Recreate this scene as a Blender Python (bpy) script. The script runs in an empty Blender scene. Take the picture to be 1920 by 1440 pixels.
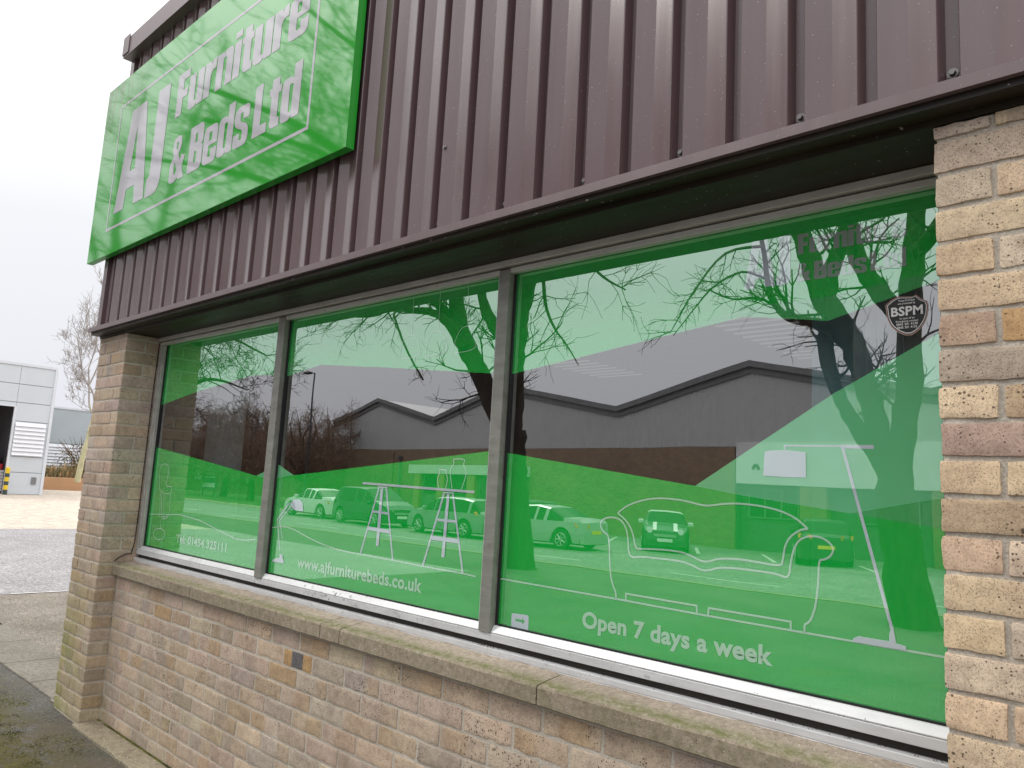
import bpy, bmesh, math, random
from mathutils import Vector, Matrix, noise
from mathutils.geometry import tessellate_polygon
S = bpy.context.scene
COL = S.collection
PI = math.pi
# ------------------------------------------------------------ camera
cd = bpy.data.cameras.new('camera'); cam = bpy.data.objects.new('camera', cd); COL.objects.link(cam)
cam.location = (4.910453, -1.731073, 1.462783); cam.rotation_euler = (1.707536, -0.055705, 0.752759)
cd.sensor_width = 36; cd.lens = 36*1443.746333/1920; cd.clip_start = .05; cd.clip_end = 2000
S.camera = cam
# ------------------------------------------------------------ sky and sun
SUN_EL, SUN_AZ = math.radians(44), math.radians(238)
w = bpy.data.worlds.new('World'); S.world = w; w.use_nodes = True
nt = w.node_tree; nt.nodes.clear()
wo = nt.nodes.new('ShaderNodeOutputWorld'); bg = nt.nodes.new('ShaderNodeBackground')
sk = nt.nodes.new('ShaderNodeTexSky'); sk.sky_type = 'NISHITA'; sk.sun_disc = False
sk.sun_elevation = SUN_EL; sk.sun_rotation = SUN_AZ; sk.dust_density = 6; sk.air_density = 1.2
tc = nt.nodes.new('ShaderNodeTexCoord'); sx = nt.nodes.new('ShaderNodeSeparateXYZ')
cr = nt.nodes.new('ShaderNodeValToRGB'); nz = nt.nodes.new('ShaderNodeTexNoise'); nz.inputs['Scale'].default_value = 2.2; nz.inputs['Detail'].default_value = 4
mx = nt.nodes.new('ShaderNodeMix'); mx.data_type = 'RGBA'; mx.inputs[0].default_value = .96
ad = nt.nodes.new('ShaderNodeMath'); ad.operation = 'MULTIPLY_ADD'; ad.inputs[1].default_value = .10; 
nt.links.new(tc.outputs['Generated'], sx.inputs[0]); nt.links.new(tc.outputs['Generated'], nz.inputs['Vector'])
nt.links.new(nz.outputs['Fac'], ad.inputs[0]); nt.links.new(sx.outputs['Z'], ad.inputs[2])
nt.links.new(ad.outputs[0], cr.inputs[0])
e = cr.color_ramp.elements
e[0].position = .0; e[0].color = (6.2, 6.2, 6.9, 1)
e[1].position = 1.; e[1].color = (23, 23.2, 23.6, 1)
a = e.new(.12); a.color = (7.0, 7.1, 7.65, 1)
a = e.new(.32); a.color = (7.7, 7.85, 8.15, 1)
a = e.new(.55); a.color = (12, 12.1, 12.4, 1)
nt.links.new(sk.outputs[0], mx.inputs[6]); nt.links.new(cr.outputs[0], mx.inputs[7])
nt.links.new(mx.outputs[2], bg.inputs[0]); nt.links.new(bg.outputs[0], wo.inputs[0])
bg.inputs[1].default_value = .12
sl = bpy.data.lights.new('sun', 'SUN'); so = bpy.data.objects.new('sun', sl); COL.objects.link(so)
sl.energy = 1.5; sl.angle = math.radians(14); sl.color = (1, .95, .88)
sd = Vector((math.sin(SUN_AZ)*math.cos(SUN_EL), math.cos(SUN_AZ)*math.cos(SUN_EL), math.sin(SUN_EL)))
so.rotation_euler = sd.to_track_quat('Z', 'Y').to_euler(); so.location = sd*60
S.view_settings.view_transform = 'Standard'; S.view_settings.look = 'None'
S.view_settings.exposure = 0; S.view_settings.gamma = 1
# ------------------------------------------------------------ mesh helpers
class MB:
    def __init__(s): s.v = []; s.f = []; s.m = []; s.c = []
    def face(s, pts, m=0, c=None):
        n = len(s.v); s.v += [tuple(p) for p in pts]; s.f.append(tuple(range(n, n+len(pts)))); s.m.append(m); s.c.append(c)
    def raw(s, vs, fs, m=0, c=None):
        n = len(s.v); s.v += [tuple(p) for p in vs]
        for f in fs: s.f.append(tuple(i+n for i in f)); s.m.append(m); s.c.append(c)
    def box(s, a, b, m=0, c=None):
        (x0,y0,z0),(x1,y1,z1) = a, b
        v = [(x0,y0,z0),(x1,y0,z0),(x1,y1,z0),(x0,y1,z0),(x0,y0,z1),(x1,y0,z1),(x1,y1,z1),(x0,y1,z1)]
        s.raw(v, [(0,3,2,1),(4,5,6,7),(0,1,5,4),(1,2,6,5),(2,3,7,6),(3,0,4,7)], m, c)
    def tube(s, P, R, sides=6, m=0, cap=True):
        P = [Vector(p) for p in P]
        if not hasattr(R, '__len__'): R = [R]*len(P)
        n0 = len(s.v); N = len(P)
        t = (P[1]-P[0]).normalized(); u = t.cross(Vector((0,0,1)))
        if u.length < .05: u = t.cross(Vector((1,0,0)))
        u.normalize()
        for i in range(N):
            if i == 0: t = P[1]-P[0]
            elif i == N-1: t = P[-1]-P[-2]
            else: t = P[i+1]-P[i-1]
            t.normalize(); u = (u - t*u.dot(t)).normalized(); w_ = t.cross(u)
            for k in range(sides):
                a_ = 2*PI*k/sides; s.v.append(tuple(P[i]+(u*math.cos(a_)+w_*math.sin(a_))*R[i]))
        for i in range(N-1):
            for k in range(sides):
                k2 = (k+1) % sides
                s.f.append((n0+i*sides+k, n0+i*sides+k2, n0+(i+1)*sides+k2, n0+(i+1)*sides+k)); s.m.append(m); s.c.append(None)
        if cap:
            s.f.append(tuple(n0+k for k in range(sides))[::-1]); s.m.append(m); s.c.append(None)
            s.f.append(tuple(n0+(N-1)*sides+k for k in range(sides))); s.m.append(m); s.c.append(None)
    def disc(s, c, ax, r0, r1, h, n=20, m=0):
        c = Vector(c); ax = Vector(ax).normalized(); s.tube([c, c+ax*h], [r0, r1], n, m)
    def xf(s, M):
        s.v = [tuple(M @ Vector(p)) for p in s.v]; return s
    def build(s, name, mats, parent=None, smooth=False):
        me = bpy.data.meshes.new(name); me.from_pydata(s.v, [], s.f)
        if not isinstance(mats, (list, tuple)): mats = [mats]
        for q in mats: me.materials.append(q)
        me.polygons.foreach_set('material_index', s.m)
        if any(c is not None for c in s.c):
            ca = me.color_attributes.new('bc', 'FLOAT_COLOR', 'CORNER'); buf = []
            for f, c in zip(s.f, s.c):
                c = c or (.5,.5,.5)
                if callable(c): c = c([sum(s.v[i][q] for i in f)/len(f) for q in range(3)])
                for _ in f: buf += [c[0], c[1], c[2], 1]
            ca.data.foreach_set('color', buf)
        if smooth:
            me.polygons.foreach_set('use_smooth', [True]*len(s.f)); 
        me.validate(); me.update()
        if smooth and hasattr(me, 'set_sharp_from_angle'): me.set_sharp_from_angle(angle=math.radians(38))
        o = bpy.data.objects.new(name, me); COL.objects.link(o)
        if parent: o.parent = parent
        return o
def tag(o, label=None, cat=None, group=None, kind=None):
    if label: o['label'] = label
    if cat: o['category'] = cat
    if group: o['group'] = group
    if kind: o['kind'] = kind
    return o
def empty(name, loc=(0,0,0), rz=0):
    o = bpy.data.objects.new(name, None); o.location = loc; o.rotation_euler = (0,0,rz); o.empty_display_size = .2; COL.objects.link(o); return o
def copy_tree(o, parent=None):
    c = o.copy(); COL.objects.link(c)
    if parent: c.parent = parent
    for ch in [q for q in o.children]: copy_tree(ch, c)
    return c
def bevel(o, wd=.003, seg=2):
    b = o.modifiers.new('bevel', 'BEVEL'); b.width = wd; b.segments = seg; b.limit_method = 'ANGLE'; b.angle_limit = math.radians(40); return o
# ------------------------------------------------------------ materials
class N:
    def __init__(s, name):
        s.mat = bpy.data.materials.new(name); s.mat.use_nodes = True; s.t = s.mat.node_tree; s.t.nodes.clear()
        s.out = s.n('ShaderNodeOutputMaterial')
    def n(s, k, **kw):
        q = s.t.nodes.new(k)
        for a_, b_ in kw.items(): setattr(q, a_, b_)
        return q
    def set(s, q, i, v):
        if hasattr(v, 'is_linked') or hasattr(v, 'links'): s.t.links.new(v, q.inputs[i])
        elif v is not None:
            if isinstance(v, (tuple, list)) and len(v) == 3 and q.inputs[i].type == 'RGBA': v = (*v, 1)
            q.inputs[i].default_value = v
    def pos(s): return s.n('ShaderNodeTexCoord').outputs['Object']
    def geo(s): return s.n('ShaderNodeNewGeometry').outputs['Position']
    def map(s, v, sc):
        q = s.n('ShaderNodeMapping'); s.set(q, 0, v); q.inputs['Scale'].default_value = sc; return q.outputs[0]
    def noise(s, sc, det=4, rough=.55, v=None, out='Fac'):
        q = s.n('ShaderNodeTexNoise'); s.set(q, 'Vector', v if v is not None else s.pos()); s.set(q, 'Scale', sc); s.set(q, 'Detail', det); s.set(q, 'Roughness', rough); return q.outputs[out]
    def voro(s, sc, v=None, out='Distance', feat='F1'):
        q = s.n('ShaderNodeTexVoronoi', feature=feat); s.set(q, 'Vector', v if v is not None else s.pos()); s.set(q, 'Scale', sc); return q.outputs[out]
    def ramp(s, f, st, interp='LINEAR'):
        q = s.n('ShaderNodeValToRGB'); s.set(q, 0, f); el = q.color_ramp.elements; q.color_ramp.interpolation = interp
        while len(el) < len(st): el.new(.5)
        for i, (p_, c_) in enumerate(st):
            el[i].position = p_; c_ = (c_,)*3 if not isinstance(c_, tuple) else c_; el[i].color = (*c_, 1)
        return q.outputs[0]
    def mix(s, f, a_, b_, mode='MIX'):
        q = s.n('ShaderNodeMix', data_type='RGBA', blend_type=mode); s.set(q, 0, f); s.set(q, 6, a_); s.set(q, 7, b_); return q.outputs[2]
    def math(s, op, a_, b_=None, c_=None, clamp=False):
        q = s.n('ShaderNodeMath', operation=op, use_clamp=clamp); s.set(q, 0, a_); s.set(q, 1, b_); s.set(q, 2, c_); return q.outputs[0]
    def xyz(s, v):
        q = s.n('ShaderNodeSeparateXYZ'); s.set(q, 0, v); return q.outputs
    def bump(s, h, st=.3, d=.01, nrm=None):
        q = s.n('ShaderNodeBump'); s.set(q, 'Height', h); s.set(q, 'Strength', st); s.set(q, 'Distance', d)
        if nrm is not None: s.set(q, 'Normal', nrm)
        return q.outputs[0]
    def pbr(s, col, rough=.7, metal=0, nrm=None, spec=.5, coat=0):
        q = s.n('ShaderNodeBsdfPrincipled'); s.set(q, 'Base Color', col); s.set(q, 'Roughness', rough); s.set(q, 'Metallic', metal)
        s.set(q, 'Specular IOR Level', spec); s.set(q, 'Coat Weight', coat); s.set(q, 'Coat Roughness', .06)
        if nrm is not None: s.set(q, 'Normal', nrm)
        s.t.links.new(q.outputs[0], s.out.inputs[0]); return s.mat
def simple(name, col, rough=.6, metal=0, var=.12, sc=6, bump=0, spec=.5, coat=0):
    m = N(name); f = m.noise(sc, 5)
    d = tuple(c*(1-var*1.6) for c in col); l = tuple(min(1, c*(1+var)) for c in col)
    c = m.ramp(f, [(.3, d), (.7, l)])
    nr = m.bump(m.noise(sc*14, 4), .5, bump) if bump else None
    return m.pbr(c, rough, metal, nr, spec, coat)
def mk_brick():
    m = N('speckled buff brick'); at = m.n('ShaderNodeAttribute', attribute_name='bc').outputs['Color']; p = m.geo()
    n1 = m.noise(38, 6, .65, p); n2 = m.noise(9, 3, .5, p); n3 = m.noise(230, 3, .6, p)
    c = m.mix(.85, at, m.ramp(n1, [(.28, (.72,.69,.67)), (.52, (1,1,1)), (.75, (1.15,1.13,1.10))]), 'MULTIPLY')
    c = m.mix(.8, c, m.ramp(n2, [(.3, (.78,.74,.74)), (.6, (1.05,1.03,1.0))]), 'MULTIPLY')
    c = m.mix(.6, c, m.ramp(n3, [(.33, (.50,.45,.42)), (.46, (1,1,1)), (.72, (1.2,1.2,1.2))]), 'MULTIPLY')
    # iron spots, only thick on some bricks
    patch = m.noise(5.5, 2, .5, p)
    v = m.voro(120, p); vc = m.xyz(m.voro(120, p, 'Color'))[0]
    sz = m.math('MULTIPLY', m.ramp(patch, [(.40, .11), (.68, .46)]), vc)
    sp = m.math('LESS_THAN', v, sz)
    v2 = m.voro(320, p); sp2 = m.math('LESS_THAN', v2, m.math('MULTIPLY', m.xyz(m.voro(320, p, 'Color'))[1], .40))
    c = m.mix(m.math('MULTIPLY', sp, .8), c, (.045,.026,.018)); c = m.mix(m.math('MULTIPLY', sp2, .55), c, (.10,.07,.05))
    # algae: low down and towards the free corner of the pier, on the surface itself
    q = m.xyz(p); n4 = m.noise(3.2, 5, .6, p)
    lo = m.math('SUBTRACT', 1.35, m.math('MULTIPLY', q[2], 1.05), clamp=True)
    lf = m.math('SUBTRACT', 1, m.math('ABSOLUTE', m.math('MULTIPLY', m.math('ADD', q[0], .5), 1.5)), clamp=True)
    a1 = m.math('MULTIPLY', m.math('ADD', m.math('MULTIPLY', lf, 1.0), m.math('MULTIPLY', lo, .12)), lo)
    alg = m.math('MULTIPLY', m.ramp(n4, [(.28, .15), (.55, 1.)]), m.math('MULTIPLY', a1, .8), clamp=True)
    c = m.mix(alg, c, (.25,.255,.06))
    h = m.math('ADD', m.math('MULTIPLY', n1, .6), m.math('MULTIPLY', n3, .4)); h = m.math('SUBTRACT', h, m.math('MULTIPLY', sp, .5))
    return m.pbr(c, .9, 0, m.bump(h, .35, .0025), .25)
def mk_mortar():
    m = N('sandy mortar'); p = m.geo(); n1 = m.noise(160, 5, .7, p); n2 = m.noise(4, 3, .5, p)
    c = m.mix(.7, m.ramp(n2, [(.3, (.50,.44,.36)), (.7, (.66,.60,.51))]), m.ramp(n1, [(.3, (.5,.5,.5)), (.7, (1.2,1.2,1.2))]), 'MULTIPLY')
    return m.pbr(c, .95, 0, m.bump(n1, .8, .004), .2)
def mk_concrete(name, a_, b_, moss=0, sc=60, zmoss=None):
    m = N(name); p = m.geo(); n1 = m.noise(sc, 6, .7, p); n2 = m.noise(1.6, 5, .6, p); n3 = m.noise(sc*4, 2, .5, p)
    c = m.ramp(n2, [(.3, a_), (.7, b_)])
    c = m.mix(.9, c, m.ramp(n1, [(.32, (.62,.60,.58)), (.6, (1.08,1.08,1.06))]), 'MULTIPLY')
    c = m.mix(m.math('GREATER_THAN', n3, .70), c, (.75,.72,.66)); c = m.mix(m.math('LESS_THAN', n3, .33), c, (.12,.10,.09))
    if moss:
        q = m.xyz(p); yb = m.math('SUBTRACT', 1, m.math('ABSOLUTE', m.math('MULTIPLY', m.math('SUBTRACT', q[1], .103), 24)), clamp=True)
        n5 = m.noise(34, 7, .8, p); n6 = m.noise(2.2, 2, .5, p)
        mm = m.math('MULTIPLY', m.ramp(n5, [(.38, .1), (.56, 1.)]), m.math('MULTIPLY', yb, m.ramp(n6, [(.2, .5), (.5, 1.)])), clamp=True)
        c = m.mix(m.math('MULTIPLY', mm, moss), c, (.135,.14,.045))
    return m.pbr(c, .92, 0, m.bump(n1, .6, .004), .25)
def mk_asphalt(name, dark, light, mossy=False, sc=70):
    m = N(name); p = m.geo(); n1 = m.noise(sc, 5, .75, p); n2 = m.noise(.9, 6, .65, p); v = m.voro(sc*1.6, p, 'Color')
    c = m.ramp(n2, [(.3, dark), (.7, light)])
    c = m.mix(.8, c, m.ramp(m.xyz(v)[0], [(0., (.55,.54,.53)), (.8, (1.15,1.13,1.1)), (1., (1.9,1.85,1.75))]), 'MULTIPLY')
    if mossy:
        n4 = m.noise(3.4, 8, .7, m.map(p, (.8, 1.6, 1))); n5 = m.noise(26, 5, .7, p); q = m.xyz(p)
        band = m.math('SUBTRACT', 1.1, m.math('MULTIPLY', m.math('ABSOLUTE', m.math('ADD', q[1], .42)), 2.1), clamp=True)
        k = m.math('MULTIPLY', m.ramp(n4, [(.38, 0.), (.50, 1.)]), m.math('MULTIPLY', m.ramp(n5, [(.30, .3), (.5, 1.)]), band), clamp=True)
        c = m.mix(k, c, m.ramp(n5, [(.38, (.10,.07,.03)), (.66, (.085,.09,.022))]))
        k2 = m.math('MULTIPLY', m.ramp(m.noise(2.1, 6, .7, p), [(.52, 0.), (.7, .7)]), 1.0); c = m.mix(k2, c, (.13,.10,.065))
    return m.pbr(c, .9, 0, m.bump(n1, .9, .006), .3)
def film(name, col, F=.40, tr=.16, rough=0.0):
    m = N(name)
    d = m.n('ShaderNodeBsdfDiffuse'); m.set(d, 0, m.mix(.35, col, m.ramp(m.noise(2.0, 4), [(.3,(.86,.88,.86)),(.7,(1.08,1.06,1.08))]), 'MULTIPLY'))
    t = m.n('ShaderNodeBsdfTransparent'); a_ = m.n('ShaderNodeMixShader'); a_.inputs[0].default_value = tr
    m.t.links.new(d.outputs[0], a_.inputs[1]); m.t.links.new(t.outputs[0], a_.inputs[2])
    return gloss(m, a_.outputs[0], F, rough, (.84,1,.91,1))
def gloss(m, base, F, rough=0.0, tint=(1,1,1,1)):
    g = m.n('ShaderNodeBsdfGlossy'); g.inputs['Roughness'].default_value = rough; g.inputs[0].default_value = tint; m.set(g, 'Normal', m.bump(m.noise(1.3, 2, .5, m.geo()), .5, .0016))
    fr = m.n('ShaderNodeFresnel'); fr.inputs[0].default_value = 1.5
    f = m.math('MULTIPLY_ADD', fr.outputs[0], .35, F, clamp=True)
    mxs = m.n('ShaderNodeMixShader'); m.set(mxs, 0, f); m.t.links.new(base, mxs.inputs[1]); m.t.links.new(g.outputs[0], mxs.inputs[2])
    m.t.links.new(mxs.outputs[0], m.out.inputs[0]); return m.mat
def mk_clear():
    m = N('plain window glass'); t = m.n('ShaderNodeBsdfTransparent'); t.inputs[0].default_value = (.72,.76,.74,1)
    return gloss(m, t.outputs[0], .33)
def mk_sign(name, col, F, rough):
    m = N(name); p = m.geo(); q = m.xyz(p)
    # streaks of green algae run down from the top left of the board
    st = m.noise(1, 5, .6, m.map(p, (38, 1, 1.6))); l = m.math('SUBTRACT', 1, m.math('MULTIPLY', m.math('ADD', q[0], .62), 1.1), clamp=True)
    tp = m.math('MULTIPLY', m.math('SUBTRACT', q[2], 3.35), 1.7, clamp=True)
    k = m.math('MULTIPLY', m.ramp(st, [(.36, 0.), (.56, 1.)]), m.math('MULTIPLY', l, tp), clamp=True)
    dirt = m.mix(m.math('MULTIPLY', k, .75), m.mix(.5, col, m.ramp(m.noise(3, 5), [(.3,(.85,.87,.85)),(.7,(1.1,1.08,1.1))]), 'MULTIPLY'), (.10,.13,.02))
    d = m.n('ShaderNodeBsdfDiffuse'); m.set(d, 0, dirt); return gloss(m, d.outputs[0], F, rough)
M = {}
M['brick'] = mk_brick(); M['mortar'] = mk_mortar()
M['sill'] = mk_concrete('weathered concrete sill', (.31,.25,.20), (.44,.365,.295), .95, 60)
M['slab'] = mk_concrete('worn paving concrete', (.24,.205,.145), (.34,.295,.21), 0, 30); M['flag'] = mk_concrete('grey paving flag', (.17,.155,.125), (.25,.23,.19), 0, 30)
M['pale'] = mk_concrete('sunbleached yard concrete', (.47,.40,.33), (.60,.52,.44), 0, 3)
M['asphalt'] = mk_asphalt('old asphalt', (.075,.072,.07), (.135,.13,.122), True)
M['gravel'] = mk_asphalt('loose gravelly tarmac', (.15,.13,.10), (.27,.24,.205), False, 60)
M['grey_yard'] = mk_asphalt('grey yard tarmac', (.24,.23,.235), (.33,.32,.325), False, 30)
M['road'] = mk_asphalt('road tarmac', (.15,.15,.15), (.22,.22,.22), False, 12)
def mk_clad(name, col, rough=.32):
    m = N(name); p = m.geo(); st = m.noise(1, 5, .6, m.map(p, (24, 24, 1.1))); n2 = m.noise(220, 2, .5, p)
    c = m.mix(.5, col, m.ramp(st, [(.3,(.85,.83,.82)),(.7,(1.08,1.08,1.09))]), 'MULTIPLY')
    c = m.mix(m.math('GREATER_THAN', n2, .745), c, (.5,.47,.43)); 
    return m.pbr(c, m.math('MULTIPLY_ADD', st, .2, rough-.08), 0, m.bump(m.noise(2.5, 2, .5, p), .12, .01), .8)
M['clad'] = mk_clad('brown plastic coated steel', (.135,.086,.089), .17)
M['flash'] = mk_clad('brown flashing', (.155,.107,.11), .34)
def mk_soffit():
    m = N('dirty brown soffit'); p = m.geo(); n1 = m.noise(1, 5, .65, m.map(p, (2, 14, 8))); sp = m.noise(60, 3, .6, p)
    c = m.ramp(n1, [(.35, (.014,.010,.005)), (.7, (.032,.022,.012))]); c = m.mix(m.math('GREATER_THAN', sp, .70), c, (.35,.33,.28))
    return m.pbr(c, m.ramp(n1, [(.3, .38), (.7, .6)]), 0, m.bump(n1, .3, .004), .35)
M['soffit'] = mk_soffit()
def mk_alu(name, a_, b_, dirt=.5, metal=.15):
    m = N(name); p = m.geo(); st = m.noise(1, 6, .65, m.map(p, (6, 30, 22))); n2 = m.noise(46, 5, .7, p); n3 = m.noise(2.2, 3, .5, p)
    c = m.ramp(st, [(.3, a_), (.7, b_)]); k = m.math('MULTIPLY', m.ramp(n2, [(.57, 0.), (.68, 1.)]), m.ramp(n3, [(.45, 0.), (.65, dirt)]))
    return m.pbr(m.mix(k, c, (.10,.085,.06)), .42, metal, m.bump(n2, .15, .002), .5)
M['alu'] = mk_alu('lightened oxidised aluminium', (.52,.51,.47), (.66,.65,.61))  # tone lifted to make up for soffit shade on the head members
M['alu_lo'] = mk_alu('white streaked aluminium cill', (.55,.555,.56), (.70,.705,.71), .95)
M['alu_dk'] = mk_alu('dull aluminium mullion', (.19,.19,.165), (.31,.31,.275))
M['alu_md'] = mk_alu('weathered aluminium jamb', (.36,.35,.32), (.50,.49,.45))  # darker copy of the head metal, without its lift against shade
M['gasket'] = simple('black gasket', (.012,.012,.012), .5)
M['gap'] = simple('dark recess', (.03,.025,.02), .9)  # near-black fill for the frame grooves and the gap behind the sign
M['cob'] = simple('dead leaf debris', (.07,.045,.03), .9)
M['green'] = film('green window film', (.010,.66,.080)); M['green_l'] = film('lighter green window film', (.035,.70,.11))
M['mid'] = film('mid green window film', (.08,.58,.16)); M['mint'] = film('mint window film', (.20,.82,.36), .40, .24)
M['line'] = film('pale printed line', (.60,.90,.70)); M['solid'] = film('white printed film', (.76,.84,.94)); M['text'] = film('pale green lettering', (.56,.90,.64))
M['greyt'] = film('grey printed letter', (.42,.50,.46)); M['clear'] = mk_clear()
M['sign'] = mk_sign('glossy green sign face', (.035,.42,.04), .22, .045); M['sign_w'] = mk_sign('white sign lettering', (.54,.53,.56), .15, .05)
M['sign_e'] = mk_sign('green sign edge', (.03,.42,.04), .04, .2)
M['steel'] = simple('zinc screw', (.25,.24,.23), .4, .8)
M['black'] = simple('black print', (.012,.012,.014), .4); M['white'] = simple('white print', (.78,.78,.78), .5); M['rose'] = simple('copper outline', (.55,.33,.26), .5)
M['bark'] = None
def mk_bark(name, a_, b_):
    m = N(name); p = m.geo(); n1 = m.noise(1, 7, .7, m.map(p, (9, 9, 2.5)))
    return m.pbr(m.ramp(n1, [(.3, a_), (.7, b_)]), .95, 0, m.bump(n1, .9, .03), .2)
M['bark'] = mk_bark('dark rough bark', (.018,.014,.011), (.065,.05,.038)); M['twig'] = simple('thin twigs', (.045,.035,.028), .9)
M['bark_b'] = mk_bark('brown bark', (.06,.042,.03), (.13,.09,.06)); M['twig_b'] = simple('brown twigs', (.17,.105,.07), .9)
m_ = N('lichen covered bark'); p_ = m_.geo(); z_ = m_.xyz(p_)[2]; n_ = m_.noise(1, 6, .7, m_.map(p_, (6,6,2)))
M['bark_l'] = m_.pbr(m_.mix(m_.ramp(m_.math('MULTIPLY_ADD', n_, .25, m_.math('MULTIPLY', z_, .1)), [(.52, 0.), (.68, 1.)]), m_.ramp(n_, [(.3,(.42,.40,.24)),(.7,(.62,.58,.36))]), (.42,.38,.36)), .95, 0, None, .2)
M['twig_l'] = simple('pale grey twigs', (.33,.29,.26), .9)
# ============================================================ SHOP
G = .235           # glass plane
XR = 4.47          # inner edge of right brick wall
R = random.Random(7)
shop = tag(empty('furniture_shop', (0,0,0)), 'brick furniture shop with brown ribbed cladding above a long green filmed window', 'shop')
PAL = [((.50,.395,.30), 6), ((.52,.42,.32), 4), ((.47,.375,.305), 5), ((.49,.39,.32), 4), ((.45,.35,.26), 3), ((.43,.355,.295), 2), ((.54,.45,.345), 2), ((.46,.385,.33), 2), ((.45,.31,.195), .6)]
PALR = [((.66,.52,.36), 6), ((.63,.485,.335), 4), ((.61,.49,.38), 3), ((.68,.56,.41), 3), ((.62,.46,.31), 2), ((.64,.53,.42), 2)]
def bcol(pal, k=1):
    c = R.choices([p[0] for p in pal], [p[1] for p in pal])[0]; f = k*R.uniform(.95, 1.17)
    return tuple(min(.8, x*f*R.uniform(.97,1.03)) for x in c)
def twotone(a, b, col):
    # kiss marks: many of these bricks are darker or warmer over one part of the face
    if callable(col) or R.random() > .5: return col
    o = R.choice([(.42,.35,.30),(.47,.34,.22),(.56,.46,.37),(.40,.35,.32),(.50,.40,.34)]); c0 = R.uniform(0,1); wd = R.uniform(.18,.45); k = R.uniform(.4,.85); L = max(.01, b[0]-a[0], b[1]-a[1]); ax = 0 if b[0]-a[0] > b[1]-a[1] else 1
    def f(p):
        t = abs((p[ax]-a[ax])/L-c0)/wd; e = k*max(0, min(1, (1.25-t)*2)); return tuple(col[q]*(1-e)+o[q]*e for q in range(3))
    return f
def brick(mb, a, b, col, seed, j=.0009, rnd=.0016):
    col = twotone(a, b, col)
    # one slightly irregular brick between corners a and b
    L = [b[i]-a[i] for i in range(3)]
    n = [max(1, min(12, int(L[0]/.02))), max(1, min(8, int(L[1]/.03))), 4]
    ts = []
    for i in range(3):
        t = [k/n[i] for k in range(n[i]+1)]; r = min(.3, .008/L[i]); t = [0, r]+[x for x in t if r*1.3 < x < 1-r*1.3]+[1-r, 1]; ts.append(t)
    idx = {}; vs = []; fs = []
    def vert(i, jx, k):
        key = (i, jx, k)
        if key in idx: return idx[key]
        p = [a[0]+L[0]*ts[0][i], a[1]+L[1]*ts[1][jx], a[2]+L[2]*ts[2][k]]
        e = [i in (0, len(ts[0])-1), jx in (0, len(ts[1])-1), k in (0, len(ts[2])-1)]
        c = [(a[q]+b[q])/2 for q in range(3)]
        if sum(e) >= 2:
            for q in range(3):
                if e[q]: p[q] += (rnd if p[q] < c[q] else -rnd)*(.7 if sum(e) == 2 else 1)
        s_ = Vector((p[0]*19+seed, p[1]*19, p[2]*19)); s2 = Vector((p[0]*55, p[1]*55+seed, p[2]*55))
        for q in range(3):
            nv = noise.noise(s_+Vector((q*7.1,0,0)))*j*1.6 + noise.noise(s2+Vector((0,q*5.3,0)))*j*1.5
            chip = max(0, noise.noise(s_*1.4+Vector((3,9,q)))-.45)*.012 if sum(e) >= 2 else 0
            if e[q]: p[q] += nv + (chip if p[q] < c[q] else -chip)
        idx[key] = len(vs); vs.append(p); return idx[key]
    nx, ny, nzz = len(ts[0])-1, len(ts[1])-1, len(ts[2])-1
    for i in range(nx):
        for k in range(nzz):
            fs.append((vert(i,0,k), vert(i+1,0,k), vert(i+1,0,k+1), vert(i,0,k+1)))
    for jx in range(ny):
        for k in range(nzz):
            fs.append((vert(nx,jx,k), vert(nx,jx+1,k), vert(nx,jx+1,k+1), vert(nx,jx,k+1)))
            fs.append((vert(0,jx+1,k), vert(0,jx,k), vert(0,jx,k+1), vert(0,jx+1,k+1)))
    for i in range(nx):
        for jx in range(ny):
            fs.append((vert(i,jx,nzz), vert(i+1,jx,nzz), vert(i+1,jx+1,nzz), vert(i,jx+1,nzz)))
            fs.append((vert(i,jx+1,0), vert(i+1,jx+1,0), vert(i+1,jx,0), vert(i,jx,0)))
    mb.raw(vs, fs, 0, col)
CH, JT = .075, .0095
def wall(name, x0, x1, y, n0, n1, off=0, pal=PAL, pitch=.2225, depth=.10, fz=0, special=None):
    mb = MB()
    for k in range(n0, n1):
        z = k*CH+JT/2+R.uniform(-.0008,.0008); st = x0 + off + (pitch/2 if k % 2 else 0) - pitch
        st += R.uniform(-.008,.008)
        while st < x1:
            a_ = max(x0, st); b_ = min(x1, st+pitch-JT)
            if b_-a_ > .02:
                zt = min((k+1)*CH-JT/2, fz) if fz else (k+1)*CH-JT/2
                c = bcol(pal); s_ = special(k, (a_+b_)/2) if special else None
                brick(mb, (a_, y+R.uniform(-.0012,.0012), z), (b_, y+depth, zt), s_ or c, R.random()*99)
            st += pitch
    return mb
def spec(k, x):   # burnt blue header
    if k == 9 and abs(x-2.10) < .12: return lambda p: (.15,.145,.16) if abs(p[0]-x) < .052 else (.50,.33,.17)
    if k == 10 and abs(x-1.60) < .09: return (.52,.33,.15)
# sill wall under the window
mb = wall('w', 0.006, XR, .110, -1, 12, .019, special=spec, fz=.835); sw = mb.build('sill_wall', [M['brick']], shop, True)
mb = MB(); mb.box((.001,.1128,-.06),(XR,.30,.834)); mb.build('mortar_joints', M['mortar'], sw)
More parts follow.
